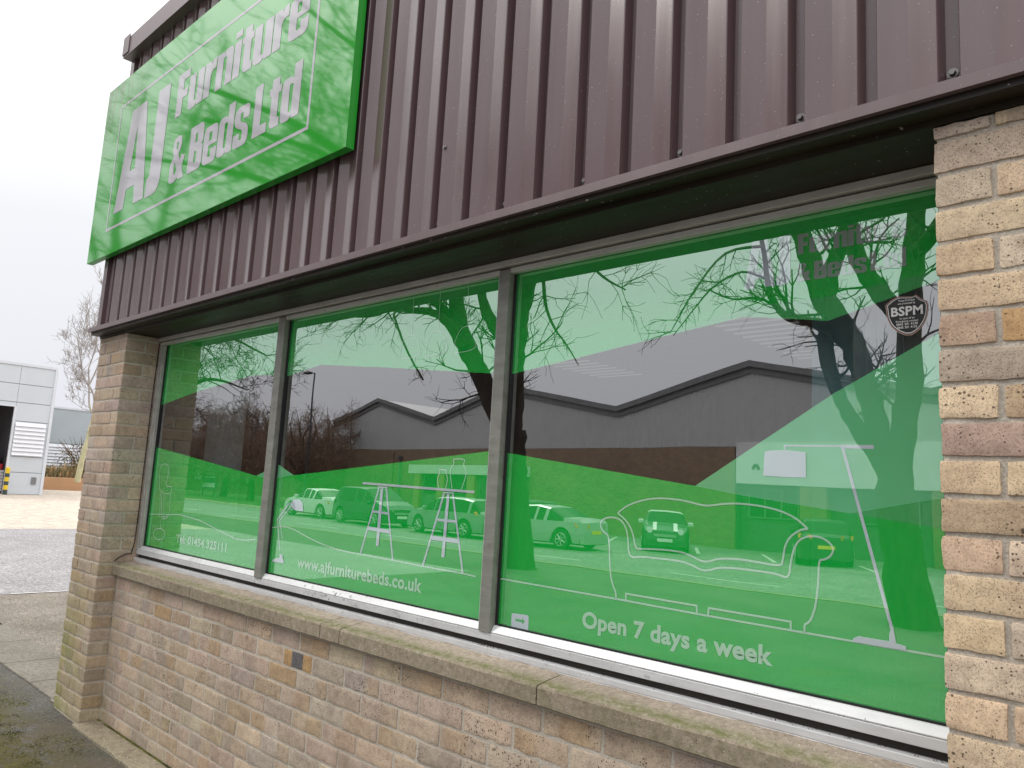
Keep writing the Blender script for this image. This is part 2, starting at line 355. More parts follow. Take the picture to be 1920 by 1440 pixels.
# left pier: 2 bricks wide, return face into the window reveal
mb = MB(); PX = -.4425
for k in range(-1, 31):
    z0, z1 = k*CH+JT/2, min((k+1)*CH-JT/2, 2.283); j = lambda: R.uniform(-.0015,.0015)
    if z1-z0 < .02: continue
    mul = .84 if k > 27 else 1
    if k % 2 == 0:
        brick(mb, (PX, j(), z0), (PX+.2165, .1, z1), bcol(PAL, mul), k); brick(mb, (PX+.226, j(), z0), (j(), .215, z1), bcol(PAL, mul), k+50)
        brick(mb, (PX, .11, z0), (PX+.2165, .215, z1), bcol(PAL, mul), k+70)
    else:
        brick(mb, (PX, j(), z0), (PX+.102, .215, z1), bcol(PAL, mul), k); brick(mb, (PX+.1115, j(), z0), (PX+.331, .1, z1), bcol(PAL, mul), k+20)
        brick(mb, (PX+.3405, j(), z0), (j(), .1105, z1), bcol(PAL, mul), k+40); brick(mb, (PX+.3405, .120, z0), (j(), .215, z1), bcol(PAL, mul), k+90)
lp = mb.build('brick_pier', [M['brick']], shop, True)
mb = MB(); mb.box((PX+.004,.004,-.06),(-.004,.24,2.282)); mb.build('mortar_joints', M['mortar'], lp)
# right brick wall beside the window
mb = MB()
for k in range(-1, 31):
    z0, z1 = k*CH+JT/2, min((k+1)*CH-JT/2, 2.283)
    if z1-z0 < .015: continue
    j = lambda: R.uniform(-.0022,.0022)
    def bc(x):
        if k == 23: return (.66,.55,.35)
        if k in (24,): return (.54,.35,.18) if x < 4.6 else (.56,.47,.45)
        if k == 21: return (.50,.37,.30)
        if k == 19: return (.52,.40,.27)
        return bcol(PALR if k > 12 else PAL+PALR)
    x = XR
    brick(mb, (x+j(), j(), z0), (x+(.2155 if k % 2 else .104), .215 if k % 2 == 0 else .104, z1), bc(x), k*3, .0013, .0018)
    if k % 2: brick(mb, (x+j(), .115, z0), (x+.2, .24, z1), bc(x), k*3+1)
    x += .225 if k % 2 else .1135
    while x < 6.6:
        brick(mb, (x, j(), z0), (x+.2155, .104, z1), bc(x), k*5+x*9, .0013, .0018); x += .225
rp = mb.build('brick_pier', [M['brick']], shop, True)
mb = MB(); mb.box((XR+.005,.005,-.06),(6.6,.24,2.282)); mb.build('mortar_joints', M['mortar'], rp)
# concrete sill in lengths
def sill_len(x0, x1, nm='window_sill'):
    mb = MB(); n = max(2, int((x1-x0)/.03)); rows = [(.215,.834),(.082,.836),(.0785,.840),(.0785,.888),(.083,.8945),(.125,.902),(.1995,.9125),(.215,.9125)]
    P = []
    for i in range(n+1):
        x = x0+(x1-x0)*i/n
        P.append([(x+(.0015 if i == 0 else -.0015 if i == n else 0), y+noise.noise(Vector((x*9,y*30,z*20)))*.0028, z+noise.noise(Vector((x*12,y*30,z*20+5)))*.0022) for y, z in rows])
    for i in range(n):
        for k in range(len(rows)-1): mb.face([P[i][k], P[i][k+1], P[i+1][k+1], P[i+1][k]][::-1])
    mb.face(P[0]); mb.face(P[-1][::-1])
    return mb
js = [.002, 1.043, 2.213, 2.345, 3.3595, XR-.002]
for i in range(len(js)-1): sill_len(js[i]+.0012, js[i+1]-.0012).build('window_sill', M['sill'], shop)
# ------------------------------------------------------------ window frames, one per bay
BAY = [(.004, .050, 1.424, 1.500), (1.500, 1.502, 2.952, 3.032), (3.032, 3.034, 4.425, XR-.003)]
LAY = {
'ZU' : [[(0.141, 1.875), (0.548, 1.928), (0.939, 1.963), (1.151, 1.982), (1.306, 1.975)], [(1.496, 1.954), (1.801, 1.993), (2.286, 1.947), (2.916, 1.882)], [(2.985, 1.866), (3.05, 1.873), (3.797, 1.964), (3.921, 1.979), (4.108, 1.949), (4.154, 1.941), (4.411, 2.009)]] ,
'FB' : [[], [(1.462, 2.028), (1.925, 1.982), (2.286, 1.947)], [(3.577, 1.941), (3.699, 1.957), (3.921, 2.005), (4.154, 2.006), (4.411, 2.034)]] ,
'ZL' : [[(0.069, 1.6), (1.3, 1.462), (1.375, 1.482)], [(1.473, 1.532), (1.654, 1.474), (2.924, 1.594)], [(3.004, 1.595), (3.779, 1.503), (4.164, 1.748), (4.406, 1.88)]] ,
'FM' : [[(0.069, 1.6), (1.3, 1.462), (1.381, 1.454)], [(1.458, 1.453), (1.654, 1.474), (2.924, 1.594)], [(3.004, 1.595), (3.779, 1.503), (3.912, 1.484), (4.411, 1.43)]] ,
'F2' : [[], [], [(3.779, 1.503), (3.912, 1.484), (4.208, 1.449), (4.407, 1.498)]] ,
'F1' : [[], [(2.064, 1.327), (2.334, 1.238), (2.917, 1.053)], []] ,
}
STROKES = {
'printed_chair' : [(0.006, [(0.169, 1.348), (0.156, 1.382), (0.143, 1.428), (0.141, 1.463), (0.151, 1.49), (0.195, 1.504), (0.238, 1.497), (0.271, 1.478), (0.27, 1.455), (0.259, 1.42), (0.255, 1.386), (0.258, 1.375), (0.266, 1.37), (0.333, 1.371), (0.34, 1.355), (0.329, 1.335), (0.292, 1.326), (0.251, 1.326)]), (0.006, [(0.169, 1.348), (0.208, 1.333), (0.235, 1.327)]), (0.006, [(0.185, 1.332), (0.216, 1.183)]), (0.006, [(0.209, 1.33), (0.237, 1.184)]), (0.006, [(0.239, 1.323), (0.272, 1.192)]), (0.006, [(0.332, 1.327), (0.342, 1.216), (0.317, 1.186), (0.259, 1.178)]), (0.006, [(0.242, 1.188), (0.321, 1.198)]), (0.006, [(0.239, 1.176), (0.247, 1.123)]), (0.006, [(0.316, 1.095), (0.315, 1.086), (0.31, 1.078), (0.299, 1.071), (0.284, 1.064), (0.266, 1.059), (0.245, 1.057), (0.224, 1.056), (0.204, 1.058), (0.186, 1.061), (0.171, 1.067), (0.16, 1.074), (0.155, 1.082), (0.155, 1.09), (0.161, 1.099), (0.172, 1.107), (0.188, 1.113), (0.207, 1.118), (0.227, 1.12), (0.248, 1.121), (0.269, 1.119), (0.286, 1.115), (0.301, 1.11), (0.311, 1.103), (0.316, 1.095)])] ,
'floor_line0' : [(0.006, [(0.068, 1.195), (0.48, 1.217), (0.74, 1.202), (0.979, 1.165), (1.159, 1.138), (1.264, 1.139), (1.362, 1.153)])] ,
'floor_line1' : [(0.006, [(1.473, 1.214), (1.577, 1.231), (1.648, 1.232), (1.714, 1.223), (1.821, 1.199), (1.972, 1.174), (2.121, 1.164), (2.226, 1.163), (2.443, 1.161), (2.626, 1.157), (2.85, 1.155), (2.917, 1.152)])] ,
'floor_line2' : [(0.006, [(3.006, 1.159), (3.522, 1.156), (3.817, 1.152), (4.414, 1.149)])] ,
'printed_desk_lamp' : [(0.009, [(1.642, 1.345), (1.546, 1.26), (1.594, 1.119)]), (0.006, [(1.665, 1.337), (1.569, 1.257), (1.608, 1.171)])] ,
'printed_trestle_table' : [(0.011, [(2.317, 1.44), (2.226, 1.164)]), (0.011, [(2.367, 1.439), (2.443, 1.161)]), (0.011, [(2.72, 1.435), (2.626, 1.157)]), (0.011, [(2.769, 1.435), (2.849, 1.155)]), (0.011, [(2.287, 1.343), (2.397, 1.34)]), (0.011, [(2.692, 1.336), (2.797, 1.336)])] ,
'printed_vases' : [(0.005, [(2.688, 1.455), (2.676, 1.484), (2.68, 1.501), (2.691, 1.514), (2.681, 1.525), (2.729, 1.524), (2.721, 1.512), (2.732, 1.5), (2.734, 1.484), (2.727, 1.455)]), (0.005, [(2.763, 1.455), (2.747, 1.507), (2.748, 1.53), (2.768, 1.55), (2.753, 1.567), (2.828, 1.566), (2.813, 1.547), (2.833, 1.527), (2.834, 1.505), (2.814, 1.455)])] ,
'printed_pendants' : [(0.004, [(2.388, 1.975), (2.525, 1.976), (2.514, 2.017), (2.484, 2.061), (2.451, 2.073), (2.413, 2.064), (2.391, 2.028), (2.388, 1.975)]), (0.004, [(2.554, 1.974), (2.687, 1.978), (2.673, 2.023), (2.644, 2.062), (2.618, 2.074), (2.583, 2.068), (2.557, 2.025), (2.554, 1.974)]), (0.004, [(2.714, 1.972), (2.849, 1.976), (2.834, 2.027), (2.809, 2.065), (2.786, 2.075), (2.753, 2.067), (2.723, 2.022), (2.714, 1.972)]), (0.004, [(2.453, 2.276), (2.455, 2.072)]), (0.004, [(2.618, 2.252), (2.621, 2.074)]), (0.004, [(2.78, 2.253), (2.789, 2.074)])] ,
'printed_sofa' : [(0.006, [(3.522, 1.156), (3.521, 1.176), (3.506, 1.198), (3.495, 1.244), (3.489, 1.34), (3.468, 1.349), (3.455, 1.364), (3.453, 1.376), (3.462, 1.389), (3.488, 1.397), (3.518, 1.396), (3.541, 1.383), (3.557, 1.351), (3.563, 1.281), (3.602, 1.289), (3.671, 1.29), (3.737, 1.29), (3.776, 1.283), (3.807, 1.271), (3.832, 1.274), (3.856, 1.284), (3.903, 1.288), (3.977, 1.288), (4.026, 1.286), (4.055, 1.277), (4.06, 1.32), (4.068, 1.356), (4.083, 1.38), (4.114, 1.391), (4.144, 1.387), (4.164, 1.372), (4.168, 1.358), (4.159, 1.342), (4.144, 1.334), (4.132, 1.333), (4.131, 1.283), (4.125, 1.224), (4.115, 1.189), (4.105, 1.175), (4.096, 1.172), (4.096, 1.151)]), (0.006, [(3.517, 1.411), (3.548, 1.392), (3.567, 1.37), (3.577, 1.347), (3.587, 1.311), (3.601, 1.311), (3.67, 1.316), (3.736, 1.316), (3.769, 1.309), (3.807, 1.295), (3.831, 1.298), (3.855, 1.308), (3.903, 1.313), (3.954, 1.312), (4.035, 1.306), (4.039, 1.323), (4.044, 1.359), (4.057, 1.383), (4.083, 1.403), (4.104, 1.407)]), (0.006, [(3.517, 1.411), (3.553, 1.437), (3.61, 1.456), (3.665, 1.464), (3.732, 1.462), (3.771, 1.456), (3.809, 1.449), (3.834, 1.451), (3.87, 1.458), (3.918, 1.461), (3.975, 1.458), (4.03, 1.449), (4.073, 1.432), (4.104, 1.407)]), (0.006, [(3.558, 1.155), (3.557, 1.176), (3.794, 1.174), (3.795, 1.154)]), (0.006, [(3.829, 1.153), (3.831, 1.173), (4.061, 1.172), (4.061, 1.153)])] ,
'printed_floor_lamp' : [(0.005, [(4.039, 1.618), (4.189, 1.617)]), (0.011, [(4.187, 1.616), (4.265, 1.615)]), (0.005, [(4.042, 1.618), (4.042, 1.608)]), (0.009, [(4.19, 1.616), (4.302, 1.192)])] ,
}
POLYS =  {'printed_desk_lamp': [[(1.651, 1.346), (1.675, 1.361), (1.726, 1.365), (1.754, 1.351), (1.766, 1.311), (1.683, 1.315), (1.654, 1.332)], [(1.574, 1.083), (1.6, 1.087), (1.597, 1.104), (1.623, 1.106), (1.627, 1.088), (1.637, 1.08), (1.64, 1.066), (1.537, 1.063), (1.541, 1.072)]], 'printed_trestle_table': [[(2.202, 1.461), (2.884, 1.452), (2.885, 1.443), (2.204, 1.452)], [(2.31, 1.447), (2.376, 1.447), (2.376, 1.442), (2.311, 1.441)], [(2.714, 1.441), (2.775, 1.441), (2.775, 1.437), (2.715, 1.436)], [(2.33, 1.438), (2.348, 1.439), (2.347, 1.207), (2.328, 1.207)], [(2.737, 1.434), (2.752, 1.434), (2.747, 1.202), (2.73, 1.201)], [(2.265, 1.281), (2.409, 1.277), (2.412, 1.262), (2.26, 1.267)], [(2.666, 1.275), (2.812, 1.275), (2.818, 1.259), (2.66, 1.26)]], 'printed_floor_lamp': [[(3.987, 1.602), (4.001, 1.605), (4.048, 1.606), (4.098, 1.601), (4.099, 1.536), (4.048, 1.536), (3.984, 1.538)], [(4.214, 1.149), (4.214, 1.157), (4.227, 1.164), (4.296, 1.164), (4.296, 1.18), (4.3, 1.194), (4.305, 1.195), (4.308, 1.18), (4.311, 1.162), (4.332, 1.159), (4.332, 1.149)]]}
SHIELD = [(4.295, 1.964), (4.311, 1.977), (4.324, 1.982), (4.342, 1.98), (4.358, 1.978), (4.364, 1.983), (4.371, 1.976), (4.377, 1.969), (4.392, 1.963), (4.39, 1.932), (4.383, 1.911), (4.368, 1.891), (4.347, 1.881), (4.323, 1.893), (4.307, 1.91), (4.299, 1.93)]

T_ = 2.2495; B_ = 1.0055
WIN = []
for bi, (xa, ga, gb, xb) in enumerate(BAY):
    mb = MB()
    xe = 1.4375 if bi == 0 else 2.978 if bi == 1 else xb
    # cill members (bottom)
    xn = BAY[bi+1][0]-.0006 if bi < 2 else xb
    pr = [(.2065,.9800),(.2065,.9835),(.2215,1.0045),(.262,1.0045),(.262,.9800)]
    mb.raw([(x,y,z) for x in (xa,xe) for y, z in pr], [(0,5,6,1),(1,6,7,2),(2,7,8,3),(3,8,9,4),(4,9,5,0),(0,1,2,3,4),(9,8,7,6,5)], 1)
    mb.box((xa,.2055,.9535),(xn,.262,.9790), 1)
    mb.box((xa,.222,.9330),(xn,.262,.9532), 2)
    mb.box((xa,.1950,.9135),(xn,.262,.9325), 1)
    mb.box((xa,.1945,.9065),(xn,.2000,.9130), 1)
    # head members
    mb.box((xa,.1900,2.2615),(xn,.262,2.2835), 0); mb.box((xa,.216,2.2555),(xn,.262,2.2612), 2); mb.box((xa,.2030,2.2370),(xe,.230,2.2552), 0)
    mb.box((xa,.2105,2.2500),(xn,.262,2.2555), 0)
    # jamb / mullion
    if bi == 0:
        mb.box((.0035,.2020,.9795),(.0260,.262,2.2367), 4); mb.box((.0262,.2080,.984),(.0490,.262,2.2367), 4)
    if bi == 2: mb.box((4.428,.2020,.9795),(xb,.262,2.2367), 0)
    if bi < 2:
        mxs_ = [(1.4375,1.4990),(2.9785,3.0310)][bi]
        mb.box((mxs_[0],.2000,.9795),(mxs_[1],.262,2.2497), 3); mb.box((mxs_[0]-.0038,.2025,.9835),(mxs_[0]-.0002,.255,2.2367), 1)  # bead takes the bright cill metal to paint in a lit left edge
    fr = mb.build('window_frame', [M['alu'], M['alu_lo'], M['gap'], M['alu_dk'], M['alu_md']], shop); bevel(fr, .0018, 2); WIN.append(fr)
    # gasket ring round the pane
    mb = MB(); g0 = ga; g1 = gb if bi == 2 else [1.4340, 2.9750][bi]
    if bi: g0 = ga-.0005
    gz0, gz1 = 1.0047, 2.2498
    mb.box((g0+.0002,.2252,gz0),(g0+.006,.245,gz1)); mb.box((g1-.006,.2252,gz0),(g1,.245,gz1)); mb.box((g0+.0062,.2252,gz0),(g1-.0062,.245,gz0+.005)); mb.box((g0+.0062,.2252,gz1-.007),(g1-.0062,.245,gz1))
    mb.build('gasket', M['gasket'], fr)
    x0, x1, z0, z1 = g0+.004, g1-.004, gz0+.003, gz1-.004
    ZU, FB, ZL, FM, F2, F1 = [LAY[k][bi] for k in ('ZU','FB','ZL','FM','F2','F1')]
    def ev(t, x, ext=True):
        if x <= t[0][0]:
            (xa_, za), (xb_, zb) = t[0], t[1]
        elif x >= t[-1][0]: (xa_, za), (xb_, zb) = t[-2], t[-1]
        else:
            for q in range(len(t)-1):
                if t[q][0] <= x <= t[q+1][0]: (xa_, za), (xb_, zb) = t[q], t[q+1]; break
        return za+(zb-za)*(x-xa_)/(xb_-xa_+1e-9)
    xs = {x0, x1}
    for t in (ZU, FB, ZL, FM, F2, F1):
        for p in t: xs.add(p[0])
    for x in list(xs): xs.discard(x) if not (x0 <= x <= x1) else None
    xs = sorted(xs); mb = MB()
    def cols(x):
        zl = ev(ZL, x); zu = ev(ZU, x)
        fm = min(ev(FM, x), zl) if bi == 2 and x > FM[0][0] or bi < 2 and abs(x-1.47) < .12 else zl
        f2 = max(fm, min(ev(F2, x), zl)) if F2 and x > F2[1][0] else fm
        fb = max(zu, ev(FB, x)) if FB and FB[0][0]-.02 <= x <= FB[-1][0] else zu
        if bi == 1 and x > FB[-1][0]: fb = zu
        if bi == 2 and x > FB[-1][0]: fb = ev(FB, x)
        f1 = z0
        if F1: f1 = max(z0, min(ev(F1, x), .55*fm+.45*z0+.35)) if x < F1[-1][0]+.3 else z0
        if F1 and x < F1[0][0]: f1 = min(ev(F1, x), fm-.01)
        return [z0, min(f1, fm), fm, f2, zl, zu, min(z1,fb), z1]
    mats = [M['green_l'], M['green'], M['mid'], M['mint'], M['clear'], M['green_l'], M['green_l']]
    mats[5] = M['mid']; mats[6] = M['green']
    for i in range(len(xs)-1):
        e = 1e-5; A_, C_ = cols(xs[i]+e), cols(xs[i+1]-e)
        for k in range(7):
            if A_[k+1]-A_[k] < 1e-4 and C_[k+1]-C_[k] < 1e-4: continue
            pts = [(xs[i],G,A_[k]),(xs[i+1],G,C_[k]),(xs[i+1],G,C_[k+1]),(xs[i],G,A_[k+1])]
            if C_[k+1]-C_[k] < 1e-4: pts = [pts[0], pts[1], pts[3]]
            elif A_[k+1]-A_[k] < 1e-4: pts = [pts[0], pts[1], pts[2]]
            mb.face(pts, k)
    mb.build('window_pane', mats, fr)
# ------------------------------------------------------------ drawings printed on the film
def ribbon(mb, pts, wd, y, m=0):
    P = [Vector((p[0],p[1])) for p in pts]; Lf, Rt = [], []
    for i, p in enumerate(P):
        if i == 0: d = P[1]-P[0]
        elif i == len(P)-1: d = P[-1]-P[-2]
        else: d = (P[i+1]-p).normalized()+(p-P[i-1]).normalized()
        if d.length < 1e-6: d = P[i]-P[i-1]
        d.normalize(); n = Vector((-d.y, d.x)); s_ = 1
        if 0 < i < len(P)-1:
            c_ = n.dot(Vector((-(P[i+1]-p).y, (P[i+1]-p).x)).normalized()); s_ = min(1.6, 1/max(.4, c_))
        Lf.append(p+n*wd/2*s_); Rt.append(p-n*wd/2*s_)
    for i in range(len(P)-1): mb.face([(Rt[i].x,y,Rt[i].y),(Rt[i+1].x,y,Rt[i+1].y),(Lf[i+1].x,y,Lf[i+1].y),(Lf[i].x,y,Lf[i].y)], m)
def smooth(p, it=2, keep=True):
    for _ in range(it):
        q = [p[0]]
        for a_, b_ in zip(p, p[1:]):
            q += [(a_[0]*.75+b_[0]*.25, a_[1]*.75+b_[1]*.25), (a_[0]*.25+b_[0]*.75, a_[1]*.25+b_[1]*.75)]
        p = q+[p[-1]]
    return p
def poly(mb, contours, y, m=0, y2=None):
    cs = [[Vector((p[0], 0, p[1])) for p in c] for c in contours]
    flat = [p for c in cs for p in c]
    for t in tessellate_polygon(cs):
        tri = [flat[i] for i in t]; nrm = (tri[1]-tri[0]).cross(tri[2]-tri[0])
        if nrm.y > 0: tri = tri[::-1]
        mb.face([(p.x, y, p.z) for p in tri], m)
    if y2 is not None:
        for c in cs:
            ar = sum(c[i].x*c[(i+1)%len(c)].z-c[(i+1)%len(c)].x*c[i].z for i in range(len(c)))
            for i in range(len(c)):
                a_, b_ = c[i], c[(i+1)%len(c)]; mb.face([(a_.x,y,a_.z),(b_.x,y,b_.z),(b_.x,y2,b_.z),(a_.x,y2,a_.z)], m)
where = {'printed_chair':0,'floor_line0':0,'floor_line1':1,'floor_line2':2,'printed_desk_lamp':1,'printed_trestle_table':1,'printed_vases':1,'printed_pendants':1,'printed_sofa':2,'printed_floor_lamp':2}
for nm, st in STROKES.items():
    mb = MB(); y = G-.0007
    if nm == 'printed_pendants':
        for q in range(3):
            mb = MB(); ribbon(mb, smooth(st[q][1]), .0035, y); ribbon(mb, st[q+3][1], .003, y-.00006); mb.build('printed_pendant', M['line'], WIN[1])
        continue
    for q, (wd, pts) in enumerate(st):
        ribbon(mb, smooth(pts) if len(pts) > 7 and 'trestle' not in nm else pts, wd*.84, y-q*.00006, 0)
    for q, c in enumerate(POLYS.get(nm, [])): poly(mb, [c], y-.001-q*.00008, 1)
    mb.build('printed_floor_line' if nm.startswith('floor') else nm, [M['line'] if 'trestle' not in nm and 'lamp' not in nm else M['solid'], M['solid']], WIN[where[nm]])
def font_mesh(txt, x0, x1, z0, z1, y, off=.03, res=6, ref=None):
    # built-in font, emboldened, fitted to the box x0..x1, z0..z1 (z of the capital / ascender height)
    cu = bpy.data.curves.new('t', 'FONT'); cu.body = txt; cu.offset = off; cu.resolution_u = res; cu.space_character = 1.04
    o = bpy.data.objects.new('t', cu); COL.objects.link(o); bpy.context.view_layer.update()
    me = bpy.data.meshes.new_from_object(o.evaluated_get(bpy.context.evaluated_depsgraph_get()))
    vs = [v.co.copy() for v in me.vertices]; fs = [tuple(p.vertices) for p in me.polygons]; bpy.data.objects.remove(o); bpy.data.meshes.remove(me)
    xa, xb = min(v.x for v in vs), max(v.x for v in vs); sx_ = (x1-x0)/(xb-xa); cap = (.73 if ref is None else ref); sz = (z1-z0)/cap
    return [(x0+(v.x-xa)*sx_, y, z0+v.y*sz) for v in vs], fs
def text_part(nm, lines, mat, parent):
    mb = MB()
    for ln in lines:
        vs, fs = font_mesh(*ln); mb.raw(vs, fs)
    return mb.build(nm, mat, parent)
text_part('printed_lettering', [('Tel: 01454 325111', .472, 1.075, 1.064, 1.108, G-.0009, .034)], M['text'], WIN[0])
text_part('printed_lettering', [('www.ajfurniturebeds.co.uk', 1.755, 2.630, 1.060, 1.111, G-.0009, .030)], M['text'], WIN[1])
text_part('printed_lettering', [('Open 7 days a week', 3.399, 4.015, 1.056, 1.104, G-.0009, .034)], M['text'], WIN[2])
# ---- heavy condensed capitals drawn by hand
def rc(pts):
    out = []; n = len(pts)
    for i, p in enumerate(pts):
        r = p[2] if len(p) > 2 else 0
        if not r: out.append((p[0],p[1])); continue
        P0, P1, P2 = Vector(pts[i-1][:2]), Vector(p[:2]), Vector(pts[(i+1)%n][:2]); d0 = (P0-P1); d1 = (P2-P1)
        r = min(r, d0.length*.5, d1.length*.5); a_ = P1+d0.normalized()*r; b_ = P1+d1.normalized()*r
        for k in range(7):
            t = k/6; q = a_*(1-t)**2+P1*2*t*(1-t)+b_*t*t; out.append((q.x,q.y))
    return out
GL = {
'A': (.72, [[(0,0),(.235,0),(.262,.19),(.458,.19),(.485,0),(.72,0),(.535,1),(.185,1)], [(.295,.36),(.425,.36),(.36,.80)]]),
'J': (.31, [[(.055,1),(.31,1),(.31,-.01,.2),(0,-.01),(0,.17),(.055,.18,.05)]]),
'F': (.48, [[(0,0),(.25,0),(.25,.39),(.44,.39),(.44,.58),(.25,.58),(.25,.81),(.48,.81),(.48,1),(0,1)]]),
'u': (.58, [[(0,.78),(.245,.78),(.245,.13,.04),(.335,.13,.04),(.335,.78),(.58,.78),(.58,0),(.35,0),(.345,.06),(.28,-.015,.06),(0,-.015,.14)]]),
'n': (.58, [[(0,0),(.235,0),(.235,.64,.04),(.345,.64,.04),(.345,0),(.58,0),(.58,.795,.14),(.30,.795,.06),(.24,.71),(.235,.78),(0,.78)]]),
'r': (.42, [[(0,0),(.235,0),(.235,.47,.08),(.30,.56,.06),(.42,.56),(.42,.795),(.30,.79,.06),(.24,.69),(.235,.78),(0,.78)]]),
'i': (.235, [[(0,0),(.235,0),(.235,.78),(0,.78)]]), 'dot': (0, [[(0,.86),(.235,.86),(.235,1),(0,1)]]),
't': (.38, [[(.07,.94),(.305,.94),(.305,.775),(.38,.775),(.38,.63),(.305,.63),(.305,.17,.03),(.38,.16),(.38,0),(.07,0,.12),(.07,.63),(0,.63),(0,.775),(.07,.775)]]),
'e': (.56, [[(.56,.37),(.225,.37),(.225,.13,.04),(.335,.13,.04),(.335,.29),(.56,.29),(.56,-.015,.17),(0,-.015,.17),(0,.795,.17),(.56,.795,.17)], [(.225,.47),(.335,.47),(.335,.655,.04),(.225,.655,.04)]]),
'B': (.60, [[(0,0),(.6,0,.17),(.6,.5,.09),(.53,.53,.02),(.59,.58,.06),(.59,1,.17),(0,1)], [(.25,.18),(.35,.18,.04),(.35,.43,.04),(.25,.43)], [(.25,.62),(.34,.62,.03),(.34,.82,.03),(.25,.82)]]),
'd': (.58, [[(.58,0),(.58,1),(.345,1),(.345,.74),(.28,.795,.05),(0,.795,.14),(0,-.015,.14),(.28,-.015,.05),(.345,.06),(.35,0)], [(.245,.13,.04),(.335,.13,.04),(.345,.65,.04),(.235,.65,.04)]]),
's': (.54, [[(.54,.52),(.54,.795,.17),(0,.795,.17),(0,.44,.14),(.32,.30,.05),(.32,.12,.04),(.22,.12,.04),(.22,.26),(0,.26),(0,-.015,.17),(.54,-.015,.17),(.54,.36,.14),(.22,.50,.05),(.22,.66,.04),(.32,.66,.04),(.32,.52)]]),
'L': (.47, [[(0,0),(.47,0),(.47,.19),(.25,.19),(.25,1),(0,1)]]),
'&': (.68, [[(0,-.015,.16),(.30,-.015,.1),(.40,.06,.03),(.44,0),(.70,0),(.57,.24),(.66,.50),(.48,.55),(.44,.44),(.34,.60,.03),(.46,.74,.08),(.44,1.01,.15),(.08,1.01,.15),(.06,.70,.1),(.13,.58,.05),(0,.46,.12)], [(.21,.16,.04),(.29,.17,.03),(.33,.24),(.22,.44),(.19,.38,.04)], [(.23,.72,.02),(.30,.72,.02),(.31,.88,.03),(.22,.88,.03)]]),
}
def impact(mb, txt, x0, x1, z0, z1, y, m=0, y2=None):
    adv = 0; items = []
    for c in txt:
        if c == ' ': adv += .13; continue
        wd, cs = GL[c]; items.append((adv, cs, c)); adv += wd+.03
    tot = adv-.03; sx_ = (x1-x0)/tot; sz = z1-z0
    for a_, cs, c in items:
        fr_ = [[rc([(p[0], p[1])+tuple(p[2:]) for p in ct])] for ct in cs]
        poly(mb, [[(x0+(a_+px)*sx_, z0+pz*sz) for px, pz in rc(ct)] for ct in cs], y, m, y2)
        if c == 'i': poly(mb, [[(x0+(a_+px)*sx_, z0+pz*sz) for px, pz in rc(ct)] for ct in GL['dot'][1]], y, m, y2)
mb = MB(); impact(mb, 'AJ', 3.921, 4.054, 2.056, 2.192, G-.0009); 
mb.build('printed_logo_lettering', M['solid'], WIN[2])
mb = MB(); impact(mb, 'Furniture', 4.074, 4.346, 2.132, 2.1875, G-.0009); impact(mb, '& Beds Ltd', 4.071, 4.344, 2.057, 2.1065, G-.0009)
mb.build('printed_logo_lettering', M['greyt'], WIN[2])
# ------------------------------------------------------------ cladding
PIT = .1643; X0 = 4.490
def prof(x_from, x_to):
    pts = []; k0 = int((x_from-X0)/PIT)-2; k1 = int((x_to-X0)/PIT)+2
    for k in range(k0, k1+1):
        xe = X0+k*PIT; xs_ = xe-PIT+.040
        pts += [(xs_, -.033), (xs_+.002, -.036), ((xs_+xe)/2-.0005, -.0245), ((xs_+xe)/2+.0005, -.0245), (xe-.002, -.036), (xe, -.033), (xe+.007, -.002), (xe+.033, -.002)]
    return [p for p in pts if x_from < p[0] < x_to]
mb = MB(); pf = [(-.385,-.004)]+prof(-.38, 7.0)
for a_, b_ in zip(pf, pf[1:]):
    mb.face([(a_[0],a_[1],2.342),(b_[0],b_[1],2.342),(b_[0],b_[1],4.205),(a_[0],a_[1],4.205)])
mb.box((-.4425,-.036,2.342),(-.382,.20,4.205))
mb.box((-.38,.0,2.342),(7.0,.20,4.205))
mb.build('ribbed_cladding', M['clad'], shop)
for k in range(-30, 12, 2):
    x = X0+k*PIT+.020
    if x < -.3: continue
    mb = MB(); mb.disc((x,-.0045,2.392),(0,-1,0),.0115,.0115,.0015,12); mb.disc((x,-.006,2.392),(0,-1,0),.0075,.0068,.009,6); mb.build('fixing_screw', M['steel'], shop, False)
for x, z in ((3.42,3.06),(2.9,2.66),(1.05,4.05)):
    mb = MB(); mb.disc((x,-.034,z),(0,-1,0),.008,.008,.0015,12); mb.disc((x,-.0355,z),(0,-1,0),.0055,.005,.005,6); mb.build('fixing_screw', M['steel'], shop)
mb = MB(); mb.box((-.470,-.075,2.317),(7.0,-.072,2.344)); mb.face([(-.47,-.072,2.3438),(7.0,-.072,2.3438),(7.0,-.0,2.352),(-.47,-.0,2.352)]); mb.box((-.470,-.0718,2.317),(7,-.058,2.3185)); mb.face([(-.47,-.075,2.317),(-.47,-.075,2.344),(-.47,-.0,2.352),(-.47,.0,2.317)])
mb.build('drip_flashing', M['flash'], shop)
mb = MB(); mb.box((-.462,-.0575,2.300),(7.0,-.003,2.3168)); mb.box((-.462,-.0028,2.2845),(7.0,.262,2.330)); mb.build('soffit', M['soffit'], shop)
# parapet cap
mb = MB(); mb.box((-.455,-.088,4.206),(7,-.085,4.335)); mb.box((-.455,-.0848,4.206),(7,.25,4.212)); mb.box((-.455,-.0848,4.329),(7,.25,4.334)); mb.box((-.458,-.0848,4.2125),(-.455,.25,4.3285)); mb.box((-.462,-.094,4.222),(-.36,-.0885,4.352))
mb.build('parapet_cap', M['flash'], shop)
